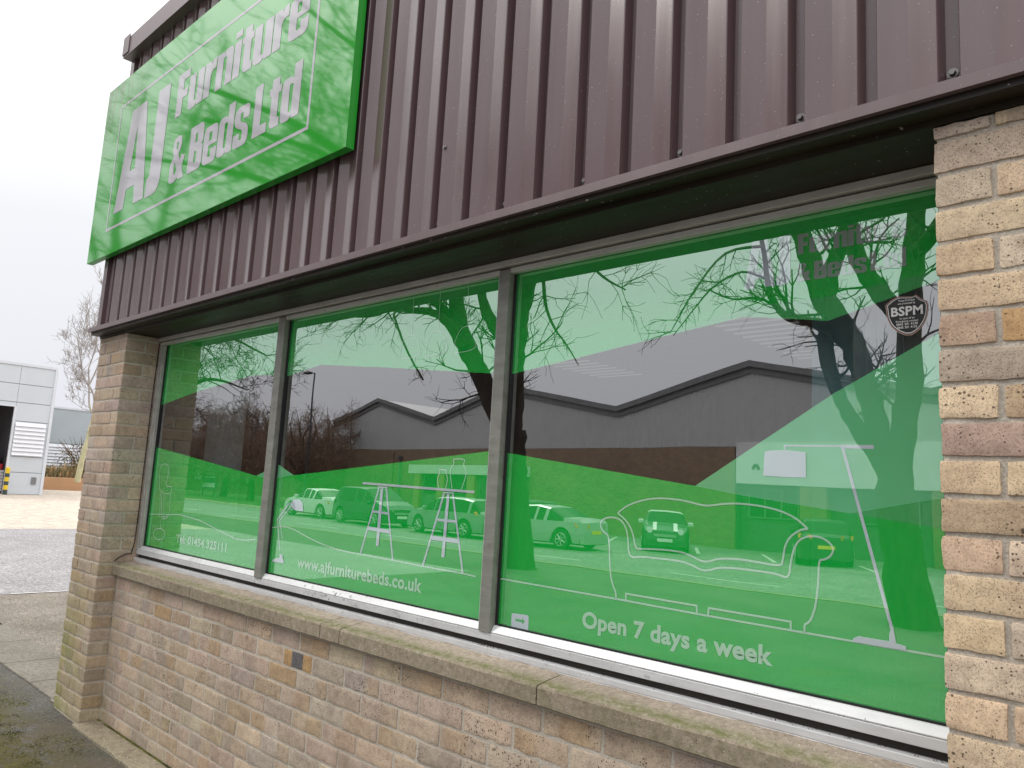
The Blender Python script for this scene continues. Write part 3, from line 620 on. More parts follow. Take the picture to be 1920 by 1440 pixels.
# shell of the shop and what stands inside
ins = simple('dim shop interior', (.16,.155,.15), .8); flo = simple('shop carpet', (.07,.07,.075), .9)
mb = MB(); mb.box((-.4425,.242,-.05),(-.20,7.9,4.2)); mb.box((-.19,7.7,-.05),(7.0,7.9,4.2)); mb.box((6.8,.25,-.05),(7.0,7.69,4.2)); mb.box((-.19,.205,2.86),(7.0,7.69,2.95)); mb.box((-.19,.31,-.03),(6.79,7.69,.05),1); mb.box((-.4,.262,4.2),(6.99,7.88,4.26)); mb.box((-.18,.262,2.332),(7,.30,2.85))
mb.build('shop_walls', [ins, flo], shop)
mb = MB()
bl_m = simple('pale blue blind fabric', (.70,.86,.90), .8, 0, .1); bd_m = simple('teal display board', (.42,.80,.88), .7, 0, .1)
def blind(name, x0, x1, n, y, label, ang=.5):
    t = tag(empty(name, ((x0+x1)/2, y, 2.22)), label, 'blind'); mb = MB(); mb.box((-(x1-x0)/2-.03,-.02,-.02),((x1-x0)/2+.03,.02,.02)); mb.build('head_rail', bl_m, t)
    for i in range(n):
        x = -(x1-x0)/2+(x1-x0)*i/(n-1); mb = MB(); c, s_ = math.cos(ang)*.045, math.sin(ang)*.045
        mb.raw([(x-c,-s_,-1.2),(x+c,s_,-1.2),(x+c,s_,-.022),(x-c,-s_,-.022)], [(0,1,2,3)])
        o = mb.build('slat', bl_m, t); sm = o.modifiers.new('s','SOLIDIFY'); sm.thickness = .0015
    return t
blind('vertical_blind', 4.22, 4.46, 9, .33, 'stack of pale vertical blind slats behind the right end of the window', 1.1)
blind('vertical_blind', -.02, .30, 7, .62, 'narrow bunch of blue grey vertical blind slats behind the left end of the window', .9)
mb = MB(); mb.box((4.02,.46,.06),(4.98,.49,2.3)); tag(bevel(mb.build('display_board', bd_m), .004), 'tall teal board standing behind the right hand pane', 'board')
lem = bpy.data.materials.new('lit louvre'); lem.use_nodes = True; q_ = lem.node_tree.nodes['Principled BSDF']; q_.inputs['Emission Color'].default_value = (1,.97,.9,1); q_.inputs['Emission Strength'].default_value = .13
for (x, ya, yb, n, lab) in ((2.43,3.0,4.9,26,'lit louvred ceiling light seen through the right hand pane'),(.12,3.9,5.1,16,'lit louvred ceiling light seen faintly nearer the left of the window')):
    cl = tag(empty('ceiling_light', (x,(ya+yb)/2,2.86)), lab, 'ceiling light'); h = (yb-ya)/2
    mb = MB(); mb.box((-.32,-h-.05,-.10),(-.30,h+.05,-.001)); mb.box((.30,-h-.05,-.10),(.32,h+.05,-.001)); mb.build('housing', M['alu_lo'], cl)
    mb = MB()
    for i in range(n//2): y = -h+4*h*i/n; mb.box((-.28,y,-.125),(.28,y+.035,-.12))
    mb.build('louvre', lem, cl)
# ------------------------------------------------------------ fascia sign
sg = tag(empty('shop_sign', (.87,-.09,2.795)), 'large green shop sign lettered AJ Furniture & Beds Ltd on the brown cladding', 'shop sign')
def rel(mb): mb.v = [(x-.87,y+.09,z-2.795) for x,y,z in mb.v]; return mb
mb = MB(); x0,x1,z0,z1 = -.622,2.352,2.795,4.012
mb.face([(x0+.002,-.09,z0+.002),(x1-.002,-.09,z0+.002),(x1-.002,-.09,z1),(x0+.002,-.09,z1)], 0)
mb.box((x0,-.0895,z0),(x1,-.052,z1+.001), 1)
rel(mb).build('sign_board', [M['sign'], M['sign_e']], sg)
mb = MB(); mb.box((x0+.1,-.0518,z0+.02),(x1-.03,-.036,z1-.05)); rel(mb).build('backing_rail', M['gap'], sg)
mb = MB(); bx = (-.340,2.046,2.960,3.822); tt = .017; yy = -.0908
mb.face([(bx[0],yy,bx[2]),(bx[1],yy,bx[2]),(bx[1]-tt,yy,bx[2]+tt),(bx[0]+tt,yy,bx[2]+tt)]); mb.face([(bx[1],yy,bx[2]),(bx[1],yy,bx[3]),(bx[1]-tt,yy,bx[3]-tt),(bx[1]-tt,yy,bx[2]+tt)])
mb.face([(bx[1],yy,bx[3]),(bx[0],yy,bx[3]),(bx[0]+tt,yy,bx[3]-tt),(bx[1]-tt,yy,bx[3]-tt)]); mb.face([(bx[0],yy,bx[3]),(bx[0],yy,bx[2]),(bx[0]+tt,yy,bx[2]+tt),(bx[0]+tt,yy,bx[3]-tt)])
rel(mb).build('white_border', M['sign_w'], sg)
mb = MB(); impact(mb, 'AJ', -.237, .455, 3.060, 3.722, -.0912); impact(mb, 'Furniture', .568, 1.960, 3.460, 3.722, -.0912); impact(mb, '& Beds Ltd', .585, 1.950, 3.060, 3.325, -.0912)
rel(mb).build('lettering', M['sign_w'], sg)
# ------------------------------------------------------------ stickers on the glass
mb = MB(); sc_ = Vector((sum(p[0] for p in SHIELD)/len(SHIELD), 0, sum(p[1] for p in SHIELD)/len(SHIELD)))
def shr(k): return [(sc_.x+(p[0]-sc_.x)*k, sc_.z+(p[1]-sc_.z)*k) for p in SHIELD]
for i, (k, m_) in enumerate(((1.0,1),(.965,0),(.925,2),(.885,0))): poly(mb, [smooth(shr(k),1)], G-.0012-i*.0002, m_)
stk = mb.build('alarm_sticker', [M['black'], M['rose'], M['white']]); tag(stk, 'black shield sticker with white BSPM lettering at the right edge of the window', 'sticker')
mb = MB()
for ln in (('BSPM', 4.3085,4.3795,1.934,1.9565), ('These Premises', 4.325,4.362,1.9685,1.9735), ('are protected by', 4.324,4.363,1.9615,1.9665), ('In case of an', 4.328,4.361,1.9245,1.9292), ('Emergency contact', 4.319,4.369,1.9175,1.9222), ('0845 301 4130', 4.320,4.368,1.9095,1.9155), ('0845 301 4135', 4.3215,4.3665,1.9015,1.9075)):
    vs, fs = font_mesh(*ln, G-.0021, .03 if ln[0] == 'BSPM' else .015, 3); mb.raw(vs, fs)
mb.build('lettering', M['white'], stk)
mb = MB(); poly(mb, [rc([(3.100,1.006,.008),(3.178,1.006,.008),(3.176,1.057,.008),(3.099,1.053,.008)])], G-.0008)
as_ = mb.build('arrow_sticker', M['solid']); tag(as_, 'small pale square sticker with an arrow low in the big right pane', 'sticker')
mb = MB(); poly(mb, [[(3.118,1.030),(3.148,1.030),(3.148,1.024),(3.162,1.034),(3.148,1.044),(3.148,1.038),(3.118,1.038)]], G-.0012); mb.build('arrow_mark', M['mid'], as_)
# leaf litter caught in the frame
rr = random.Random(3); mb = MB()
for i in range(260):
    x = rr.choice([rr.uniform(3.9,4.42), rr.uniform(.2,4.4), rr.gauss(3.02,.03)]); z = rr.choice([.9335,.9342,.9795,.984]); y = rr.uniform(.197,.216) if z < .95 else rr.uniform(.207,.217)
    a_ = rr.uniform(0,PI); s_ = rr.uniform(.0015,.006); mb.tube([(x,y,z),(x+math.cos(a_)*s_,y-rr.uniform(0,.002),z+rr.uniform(0,.003))], rr.uniform(.0003,.0011), 4)
tag(mb.build('leaf_debris', M['cob']), 'dark leaf and cobweb debris caught along the aluminium window cill', 'debris', kind='stuff')
# cable down the left jamb
mb = MB(); mb.tube([(-.0,.197,2.25),(.0035,.192,1.9),(.0035,.193,1.2),(.004,.190,1.02),(.004,.178,.955),(.006,.15,.955),(.006,.11,.935),(.006,.085,.915)], .0028, 6); tag(mb.build('cable', M['gasket']), 'thin dark cable running down beside the left window jamb to the sill', 'cable')
# ============================================================ GROUND
def sheet(name, x0, x1, y0, y1, z, mat, nx=1, ny=1, amp=0):
    mb = MB(); 
    for i in range(nx):
        for j in range(ny):
            q = [(x0+(x1-x0)*a_/nx, y0+(y1-y0)*b_/ny) for a_, b_ in ((i,j),(i+1,j),(i+1,j+1),(i,j+1))]
            mb.face([(x,y,z+noise.noise(Vector((x*3,y*3,0)))*amp+noise.noise(Vector((x*19,y*19,3)))*amp*.35) for x, y in q])
    o = mb.build(name, mat, None, amp > 0); o['kind'] = 'structure'; return o
sheet('ground', -500, 500, -7.65, 500, -.03, M['gravel']); sheet('ground', -500, 500, -500, -7.66, -.75, M['gravel'])
sheet('pavement', -5.2, 12, -7.6, .105, -.006, M['asphalt'], 120, 60, .006)
sheet('gravel_yard', -5.2, -.44, .44, 60, -.006, M['gravel'], 60, 120, .003)
sheet('grey_yard', -15, -5.2, -7.6, 60, -.004, M['grey_yard'])
sheet('concrete_yard', -75, -15, -7.6, 60, -.004, M['pale'])
mb = MB()
for (ya, za), (yb, zb) in zip([(-10.6,-.06),(-12.2,-.18),(-14,-.42)],[(-12.2,-.18),(-14,-.42),(-21.0,-.42)]): mb.face([(-120,yb,zb),(60,yb,zb),(60,ya,za),(-120,ya,za)])
tag(mb.build('road', M['road']), kind='structure')
sheet('pavement', -120, 60, -10.45, -7.6, -.012, M['asphalt'])

mb = MB(); mb.box((-120,-10.6,-.2),(60,-10.45,.0)); tag(mb.build('kerb', M['slab']), kind='structure')
mb = MB(); mb.box((-120,-21.2,-.6),(-26,-21.02,-.32)); mb.box((-25.999,-28,-.6),(-25.8,-21.2,-.32)); tag(mb.build('kerb', M['pale']), kind='structure')
sheet('parking_bays', -25.8, 60, -60, -21.0, -.416, M['road'])
mb = MB(); mb.face([(-120,-90,-.34),(-26.0,-90,-.34),(-26.0,-21.2,-.34),(-120,-21.2,-.34)]); tag(mb.build('grass_verge', simple('rough mown grass', (.075,.10,.03), .95, 0, .35, 1.5)), kind='structure')
mb = MB(); wl = simple('worn white road paint', (.62,.61,.58), .8)
for x0, y0, x1, y1 in ((-9.4,-17.2,-11.9,-21.5),(-6.4,-17.75,-8.0,-20.4),(-4.0,-17.5,-5.7,-20.3),(-1.5,-17.4,-2.4,-18.9),(.8,-17.4,-.6,-20.2)):
    x0, y0, x1, y1 = 4.91+1.27*(x0-4.91), 2.2+1.27*(y0-2.2), 4.91+1.27*(x1-4.91), 2.2+1.27*(y1-2.2); d = Vector((x1-x0,y1-y0)).normalized(); n = Vector((-d.y,d.x))*.07; mb.face([(x0+n.x,y0+n.y,-.411),(x0-n.x,y0-n.y,-.411),(x1-n.x,y1-n.y,-.411),(x1+n.x,y1+n.y,-.411)])
for x in (-5.18, ):
    for y0, y1 in ((.95,1.22),(1.3,1.52)): mb.face([(x-.02,y0,.002),(x+.02,y0,.002),(x+.01,y1,.002),(x-.03,y1,.002)])
for x in range(-60, 20, 6): mb.face([(x,-15.65,-.415),(x+3,-15.65,-.415),(x+3,-15.55,-.415),(x,-15.55,-.415)])
tag(mb.build('painted_line', wl), kind='structure')
def slab(x0, x1, y0, y1, z=.012, h=.06, wob=.006, irregular=0):
    mb = MB(); n = max(2, int((x1-x0)/.03)); rs = []
    for i in range(n+1):
        x = x0+(x1-x0)*i/n; e = noise.noise(Vector((x*3.1,2,9)))*irregular+noise.noise(Vector((x*11,5,9)))*irregular*.5+noise.noise(Vector((x*30,5,9)))*irregular*.3
        rs.append([(x,y0-e,z-h),(x,y0-e,z-.004),(x,y0-e+.006,z+noise.noise(Vector((x*4,0,0)))*wob*.3),(x,(y0+y1)/2,z+.001+noise.noise(Vector((x*4,3,0)))*wob*.4),(x,y1,z)])
    for a_, b_ in zip(rs, rs[1:]):
        for k in range(4): mb.face([a_[k],b_[k],b_[k+1],a_[k+1]])
    mb.face(rs[0][::-1]); mb.face(rs[-1]); return mb
tag(slab(.004, 7, -.035, .1075, .010, irregular=.022).build('paving', M['slab']), kind='structure')
for (x0,x1,y0,y1) in ((-1.08,-.62,.045,.44),(-1.72,-1.09,.045,.44),(-2.5,-1.73,.05,.44),(-3.3,-2.51,.05,.44),(-.61,-.447,.03,.16),(-.61,-.447,.17,.44)):
    tag(slab(x0, x1, y0, y1, .006, irregular=.008).build('paving', M['flag']), kind='structure')
# moss and grit lying on the asphalt
rr = random.Random(11); mb = MB(); gb = MB()
for i in range(26000):
    x = rr.uniform(-2.6,2.6); y = rr.gauss(-.33,.17)
    if noise.noise(Vector((x*2.2,y*3,0)))+noise.noise(Vector((x*9,y*9,4)))*.5+rr.uniform(-.25,.25) < .05 or y > -.05: continue
    s_ = rr.uniform(.0015,.0050); z = -.005
    mb.raw([(x-s_,y,z),(x,y-s_,z),(x+s_,y,z),(x,y+s_,z),(x+rr.uniform(-.3,.3)*s_,y,z+s_*rr.uniform(.7,1.3))], [(0,1,4),(1,2,4),(2,3,4),(3,0,4)])
for i in range(9000):
    x = rr.uniform(0,3); y = rr.gauss(.104,.004); s_ = rr.uniform(.0012,.0032); z = .010
    if noise.noise(Vector((x*6,0,7))) < -.35: continue
    mb.raw([(x-s_,y,z),(x,y-s_,z),(x+s_,y,z),(x,y+s_,z),(x,y,z+s_*1.3)], [(0,1,4),(1,2,4),(2,3,4),(3,0,4)])
tag(mb.build('moss', simple('dark green moss', (.13,.125,.03), .95, 0, .5, 8)), 'patchy dark green and brown moss creeping over the asphalt by the pier', 'moss', kind='stuff')
for i in range(5000):
    far = rr.random() < .7
    x = rr.uniform(-5.2,-.5) if far else rr.uniform(-3,2.5); y = rr.uniform(.46,3.5) if far else rr.uniform(-1.6,-.03); s_ = rr.uniform(.0015,.006)*(1.1 if far else .6); z = -.004
    gb.raw([(x-s_,y-s_*.5,z),(x+s_*.3,y-s_,z),(x+s_,y+s_*.4,z),(x-s_*.3,y+s_,z),(x-s_*.2,y,z+s_*.9),(x+s_*.3,y+s_*.1,z+s_*.8)], [(0,1,5,4),(1,2,5),(2,3,4,5),(3,0,4)])
tag(gb.build('grit', simple('loose grit', (.33,.30,.25), .9, 0, .4, 40)), 'loose pale grit scattered over the tarmac', 'grit', kind='stuff')
# ============================================================ BACKGROUND LEFT
pan = simple('pale grey cladding panel', (.60,.64,.68), .5, 0, .03, .6); pan2 = simple('mid grey cladding panel', (.44,.49,.52), .5, 0, .04, .6); trim = simple('light grey trim', (.68,.71,.76), .45, 0, .03)
lou = simple('white louvre blade', (.80,.81,.85), .4, 0, .03); dark = simple('dark doorway interior', (.06,.06,.07), .9)
def unit(name, x, y0, y1, h, door, lv, label, body, bands):
    t = tag(empty(name, (x, y1, 0)), label, 'industrial unit'); Y = lambda v: v-y1
    mb = MB()
    ys = [y0]+([door[0], door[1]] if door else [])+[y1]
    edges = [z for z in bands if z < h]
    def panels(ya, yb, za, zb):
        zz = [za]+[z for z in edges if za < z < zb]+[zb]
        for a_, b_ in zip(zz, zz[1:]): mb.box((-.12,Y(ya)+.006,a_+.012),(0,Y(yb)-.006,b_-.012))
    if door: panels(y0,door[0],0,h); panels(door[0],door[1],door[2],h); panels(door[1],y1,0,h)
    else: panels(y0,y1,0,h)
    mb.box((-12,Y(y1)-.15,0),(-.13,Y(y1)-.02,h))
    if not door: mb.box((-.2,Y(y0)+.02,0),(-.121,Y(y1)-.02,h-.02))
    else:
        for a_, b_ in ((y0,door[0]),(door[1],y1)): mb.box((-.2,Y(a_)+.02,0),(-.121,Y(b_)-.02,h-.02))
        mb.box((-.2,Y(door[0]),door[2]+.02),(-.121,Y(door[1]),h-.02))
    mb.build('wall', body, t)
    mb = MB(); mb.box((-12.1,Y(y0)-.2,h),(.04,Y(y1)+.05,h+.12)); mb.box((-.02,Y(y1)-.02,0),(.05,Y(y1)+.10,h+.0)); mb.build('trim', trim, t)
    for ya, yb, za, zb, n in lv:
        mb = MB()
        for i in range(n):
            z = za+(zb-za)*i/n; d = (zb-za)/n; mb.face([(.10,Y(ya),z),(.10,Y(yb),z),(.02,Y(yb),z+d*.95),(.02,Y(ya),z+d*.95)]); mb.face([(.02,Y(ya),z+.001),(.02,Y(yb),z+.001),(.10,Y(yb),z),(.10,Y(ya),z)])
        mb.build('louvre', lou, t)
    if door:
        mb = MB(); mb.box((-5,Y(door[0])-2,0),(-4.9,Y(door[1])+.2,door[2]+.5)); mb.box((-4.9,Y(door[0])-2,door[2]+.3),(-.13,Y(door[1])+.2,door[2]+.34)); mb.box((-4.9,Y(door[1])+.05,.0),(-.21,Y(door[1])+.1,door[2]+.3)); mb.build('doorway', dark, t)
        mb = MB(); mb.box((-.1,Y(door[1])-.06,0),(.03,Y(door[1])+.03,door[2]+.03)); mb.box((-.1,Y(door[0]),door[2]),(.03,Y(door[1])-.061,door[2]+.06)); mb.build('door_frame', trim, t)
    return t
u1 = unit('industrial_unit', -36, -2, 9.72, 5.9, (2.4,8.28,3.98), [(8.34,9.60,1.78,3.30,8)], 'pale grey panelled industrial unit with an open doorway and a louvred vent', pan, [1.0,1.72,3.34,4.2,5.05])
mb = MB(); mb.box((.004,-.42,.48),(.05,-.22,.80)); mb.build('meter_box', simple('grey meter box', (.2,.2,.2), .6), u1)
mb = MB(); mb.box((.0,-.30,.40),(.05,-.20,.9)) 
u2 = unit('industrial_unit', -50, 9, 34, 5.0, None, [(9.1,33.9,1.0,2.75,9)], 'lower grey unit with long louvred band standing behind the planter', pan2, [1.0,2.8,5.2])
# yellow and black bollard
bo = tag(empty('bollard', (-35.2, 8.12, 0)), 'yellow and black striped bollard beside the open doorway', 'bollard')
yl = simple('yellow paint', (.85,.58,.02), .5); dk = simple('dark bollard band', (.05,.07,.07), .5)
mb = MB(); mb.disc((0,0,0),(0,0,1),.09,.09,1.18,16); mb.disc((0,0,1.18),(0,0,1),.09,.05,.04,16); mb.build('post', yl, bo)
for z in (.0,.42,.78): mb = MB(); mb.disc((0,0,z),(0,0,1),.094,.094,.17 if z else .22,16); mb.build('band', dk, bo)
# red and white load on a pallet just inside the door
pl = tag(empty('stacked_load', (-37.2, 7.75, 0)), 'red and white wrapped load stacked just inside the open doorway', 'load')
rd = simple('red wrap', (.45,.02,.03), .5); wt = simple('white wrap', (.75,.74,.76), .5)
mb = MB()
for k in range(7): mb.box((-.5,-.5,.1+k*.14),(.5,.6,.22+k*.14))
bevel(mb.build('crate_stack', wt, pl), .02)
mb = MB(); mb.box((-.45,-.45,1.09),(.45,.55,1.35)); mb.box((-.3,-.1,1.36),(.3,.4,1.75)); bevel(mb.build('red_boxes', rd, pl), .05)
# planter with dry grass, shrub and pale birch
mb = MB(); mb.box((-45.2,9.9,-.02),(-44.8,30,.72)); mb.box((-60,9.9,-.02),(-45.21,10.2,.72))
tag(bevel(mb.build('planter_wall', simple('orange painted render', (.52,.30,.16), .8, 0, .08, .5)), .02), 'low orange rendered planter wall in front of the rear unit', 'planter wall')
def blades(name, n, bx, hh, cols, label, cat, seed=1, w_=.02, lean=.35):
    r = random.Random(seed); mb = MB()
    for i in range(n):
        x, y, z = r.uniform(*bx[0]), r.uniform(*bx[1]), bx[2]; h = hh*r.uniform(.4,1); a_ = r.uniform(0,2*PI); l = r.uniform(0,lean)*h; ww = w_*r.uniform(.5,1.3)
        c = noise.noise(Vector((x*.8,y*.8,seed))); h *= 1+c*.6
        p1 = (x+math.cos(a_)*l*.4, y+math.sin(a_)*l*.4, z+h*.6); p2 = (x+math.cos(a_)*l, y+math.sin(a_)*l, z+h); s_ = math.sin(a_+1.3)*ww; q = math.cos(a_+1.3)*ww
        mb.face([(x-q,y-s_,z),(x+q,y+s_,z),(p1[0]+q,p1[1]+s_,p1[2]),(p1[0]-q,p1[1]-s_,p1[2])], r.randrange(len(cols))); mb.face([(p1[0]-q,p1[1]-s_,p1[2]),(p1[0]+q,p1[1]+s_,p1[2]),p2], r.randrange(len(cols)))
    return tag(mb.build(name, cols), label, cat, kind='stuff')
dg = [simple('straw grass', (.50,.33,.16), .9), simple('dry grass', (.40,.29,.15), .9), simple('green brown grass', (.20,.19,.10), .9)]
blades('dry_grass', 5000, ((-46.6,-45.3),(10,24),.6), .9, dg, 'tufts of straw coloured dry grass along the top of the planter', 'dry grass', 2, .03)
mb = MB(); mb.face([(-60,10.2,.6),(-45.2,10.2,.6),(-45.2,30,.6),(-60,30,.6)]); tag(mb.build('planting_bed', M['gravel']), kind='structure')
# ---------------------------------------------------------------- trees
class Tree:
    def __init__(s, seed): s.r = random.Random(seed); s.big = MB(); s.tw = MB(); s.n = 0
    def tubez(s, P, Rr, sides=None):
        r0 = max(Rr); (s.big if r0 > .035 else s.tw).tube(P, Rr, sides or (10 if r0 > .12 else 6 if r0 > .03 else 3), 0, r0 > .03)
    def grow(s, p, d, L, r, dep, up=.12, wob=.22, minr=.004, kids=3, ang=.75, seg=.22, shrink=.66):
        if s.n > s.maxn: return
        s.n += 1; R_ = s.r; n = max(3, int(L/seg)); wob = wob*(1.5 if dep <= 1 else 1); ang = ang*(1.2 if dep <= 1 else 1); P = [Vector(p)]; d = Vector(d).normalized(); D = [d.copy()]
        for i in range(n):
            d = (d+Vector((R_.uniform(-1,1),R_.uniform(-1,1),R_.uniform(-1,1)))*wob+Vector((0,0,up))).normalized(); P.append(P[-1]+d*L/n); D.append(d.copy())
        Rr = [max(minr*.6, r*(1-.62*i/n)) for i in range(n+1)]; s.tubez(P, Rr)
        if dep <= 0: return
        k = kids+R_.randint(0,1)
        for j in range(k):
            t = R_.uniform(.25, .98) if j else .98; i = min(n, max(1, int(t*n))); dd = D[i]; a_ = Vector((R_.uniform(-1,1),R_.uniform(-1,1),R_.uniform(-1,1))).cross(dd).normalized()
            nd = (dd*math.cos(ang)+a_*math.sin(ang)) if j else (dd+a_*.3); s.grow(P[i], nd, L*shrink*R_.uniform(.7,1.15), max(minr, Rr[i]*(.62 if j else .85)), dep-1, up, wob, minr, kids, ang, seg*.8, shrink)
    def limb(s, P, Rr, twigs=0, dep=2, L=.9, up=.05, ends=True, endL=1.6, enddep=3, **kw):
        P = [Vector(p) for p in P]
        Q, q = [], []
        for i in range(len(P)-1):
            for k in range(4):
                t = k/4; p0 = P[max(0,i-1)]; p1 = P[i]; p2 = P[i+1]; p3 = P[min(len(P)-1,i+2)]
                x = (p1*2+(p2-p0)*t+(p0*2-p1*5+p2*4-p3)*t*t+(p1*3-p0-p2*3+p3)*t**3)*.5; rr_ = Rr[i]*(1-t)+Rr[i+1]*t
                j = min(.02, rr_*.12); x = x+Vector((s.r.uniform(-j,j),s.r.uniform(-j,j),s.r.uniform(-j,j))); Q.append(x); q.append(rr_*s.r.uniform(.94,1.07))
        Q.append(P[-1]); q.append(Rr[-1]); s.tubez(Q, q, 12 if max(Rr) > .1 else None)
        for i in range(twigs):
            k = s.r.randint(2, len(Q)-2); dd = (Q[k+1]-Q[k]).normalized(); a_ = Vector((s.r.uniform(-1,1),s.r.uniform(-1,1),s.r.uniform(-1,1))).cross(dd).normalized()
            s.grow(Q[k], dd*.6+a_*.9, L*s.r.uniform(.5,1.2), min(.03, max(.007, q[k]*.4)), dep, up, **kw)
        if ends: s.grow(Q[-1], Q[-1]-Q[-3], endL, q[-1], enddep, .1, **kw)
    def done(s, name, label, loc, mats, group=None):
        t = tag(empty(name, loc), label, 'tree', group)
        for b_ in (s.big, s.tw): b_.v = [(x-loc[0],y-loc[1],z-loc[2]) for x,y,z in b_.v]
        s.big.build('trunk', mats[0], t, True); s.tw.build('crown', mats[1], t); return t
# tree A: pollarded trunk opposite the right pane
t = Tree(5); t.maxn = 3300
t.limb([(1.72,-9,-.1),(1.62,-9,.6),(1.52,-9,1.5),(1.48,-9,2.2)], [.34,.26,.235,.24], ends=False)
kw = dict(wob=.28, kids=3)
t.limb([(1.52,-9,2.0),(1.62,-9.05,2.7),(1.68,-9.1,3.3),(1.70,-9.1,4.1),(1.74,-9.1,4.8),(1.80,-9.1,5.6),(1.95,-9.2,6.8)], [.17,.165,.16,.165,.15,.12,.08], 10, 2, 1.0, endL=2.6, enddep=4, **kw)
t.limb([(1.44,-9,2.0),(1.32,-9,2.45),(1.22,-9.02,2.85),(1.08,-9.04,3.3),(.96,-9.02,3.75),(.74,-9,4.15),(.55,-9,4.5),(.34,-9,5.13),(.18,-9,5.8),(.05,-8.9,7.0)], [.17,.16,.155,.16,.17,.18,.175,.15,.13,.08], 12, 2, 1.1, endL=2.6, enddep=4, **kw)
t.limb([(1.40,-9,2.0),(1.12,-8.95,2.45),(.87,-8.9,2.9),(.72,-8.9,3.25),(.60,-8.9,3.75),(.62,-8.95,4.2)], [.13,.115,.10,.10,.11,.13], 3, 2, .8, ends=False, **kw)
t.limb([(.50,-9.1,4.5),(.55,-9.3,5.1),(.68,-9.4,5.6),(.85,-9.6,6.6)], [.15,.13,.11,.07], 6, 2, 1.0, endL=2.4, enddep=4, **kw)
t.limb([(1.62,-9.1,4.1),(1.35,-8.7,4.55),(1.18,-8.6,4.95),(1.05,-8.6,5.6),(.95,-8.5,6.6)], [.13,.13,.12,.10,.06], 8, 2, 1.0, endL=2.2, enddep=4, **kw)
t.limb([(.68,-9,4.08),(.53,-8.6,4.1),(.25,-8.5,4.17),(.06,-8.5,4.37),(-.07,-8.5,4.66),(-.15,-8.5,5.2),(-.3,-8.4,6.2)], [.09,.075,.06,.055,.05,.04,.03], 10, 2, .9, **kw)
t.limb([(.10,-8.5,4.35),(-.1,-8.2,4.45),(-.4,-8,4.43),(-.75,-7.9,4.6)], [.028,.022,.017,.012], 8, 1, .6, ends=False, minr=.005)
t.limb([(-.03,-8.3,4.75),(-.15,-7.8,4.75),(-.43,-7.5,4.5),(-.76,-7.5,4.21),(-1.09,-7.5,3.86)], [.022,.02,.016,.012,.007], 14, 1, .5, up=-.05, ends=False, minr=.005)
t.limb([(-.1,-8.4,5.3),(-.3,-7.6,5.0),(-.48,-7,4.3),(-.72,-7,3.95),(-.84,-7,3.77)], [.03,.022,.016,.011,.006], 10, 1, .45, up=-.05, ends=False, minr=.005)
t.limb([(1.7,-9.1,5),(2.3,-8.6,5.3),(3.2,-8.2,6.3),(3.9,-8,7.6)], [.12,.10,.08,.05], 8, 2, 1.2, endL=2.2, enddep=4, **kw)
t.limb([(.3,-9,5.3),(-.3,-9.4,6.2),(-1.2,-9.6,7.2),(-2.2,-9.6,8.2)], [.11,.09,.07,.05], 10, 2, 1.2, endL=2.2, enddep=4, **kw)
t.done('street_tree', 'bare pollarded tree with several stout stems reflected in the right hand pane', (1.66,-9,0), (M['bark'], M['twig']), 'bare street trees across the pavement')
# tree B: trunk reflected beside the second mullion
t = Tree(9); t.maxn = 3600
t.limb([(-5.42,-9,-.1),(-5.45,-9,.4),(-5.55,-9,1.2),(-5.68,-9,2.0),(-5.74,-9,2.6)], [.50,.38,.33,.31,.33], ends=False)
t.limb([(-5.72,-9,2.4),(-5.75,-9,3.15),(-5.76,-9,3.8),(-5.73,-9,4.47),(-5.62,-9,5.13),(-5.45,-9,5.7),(-5.2,-9,6.8),(-4.9,-9,8)], [.27,.25,.24,.23,.21,.18,.14,.09], 12, 2, 1.2, endL=2.6, enddep=4, **kw)
t.limb([(-5.80,-9,2.5),(-6.30,-9,3.25),(-6.72,-9,3.9),(-7.12,-9,4.42),(-7.45,-9,4.95),(-7.6,-9,5.5),(-7.75,-9,6.3),(-7.9,-9,7.4)], [.22,.20,.20,.22,.20,.17,.14,.09], 12, 2, 1.1, endL=2.6, enddep=4, **kw)
t.limb([(-7.0,-8.8,4.4),(-7.38,-8.6,4.95),(-7.93,-8.6,5.24),(-8.59,-8.6,5.38),(-9.38,-8.6,5.5),(-10.09,-8.6,5.45),(-10.86,-8.6,5.5)], [.12,.10,.09,.075,.06,.045,.03], 18, 2, .8, **kw)
t.limb([(-5.74,-9,4.1),(-6.02,-8.9,4.55),(-6.36,-8.8,5.06),(-6.6,-8.8,5.6),(-6.8,-8.8,6.6)], [.12,.13,.12,.10,.07], 6, 2, 1, endL=2.2, enddep=4, **kw)
t.limb([(-7.30,-8.9,4.8),(-7.9,-8.8,5.42),(-8.38,-8.8,5.75),(-9,-8.9,6.6)], [.12,.11,.09,.06], 8, 2, 1, endL=2.2, enddep=4, **kw)
t.limb([(-8.2,-8.6,5.3),(-8.05,-7.7,5.1),(-7.7,-7.5,4.72),(-7.35,-7.5,4.23),(-7.08,-7.5,3.88),(-6.76,-7.5,3.52)], [.03,.026,.024,.022,.020,.020], 8, 1, .55, up=-.03, ends=False, minr=.005)
t.limb([(-5.6,-8.9,5.6),(-4.5,-8,5.7),(-3.5,-7.2,5.5),(-3.25,-7,4.9),(-3.15,-7,4.4),(-2.95,-7,4.05),(-2.71,-7,3.78),(-2.45,-7,3.43)], [.07,.055,.04,.032,.025,.02,.014,.007], 26, 1, .55, up=-.04, ends=False, minr=.005)
t.limb([(-4.5,-8,5.7),(-3.6,-7.2,5.9),(-2.6,-6.9,5.3),(-1.9,-6.8,4.7),(-1.4,-6.7,4.4)], [.05,.04,.03,.02,.009], 22, 1, .6, up=-.03, ends=False, minr=.005)
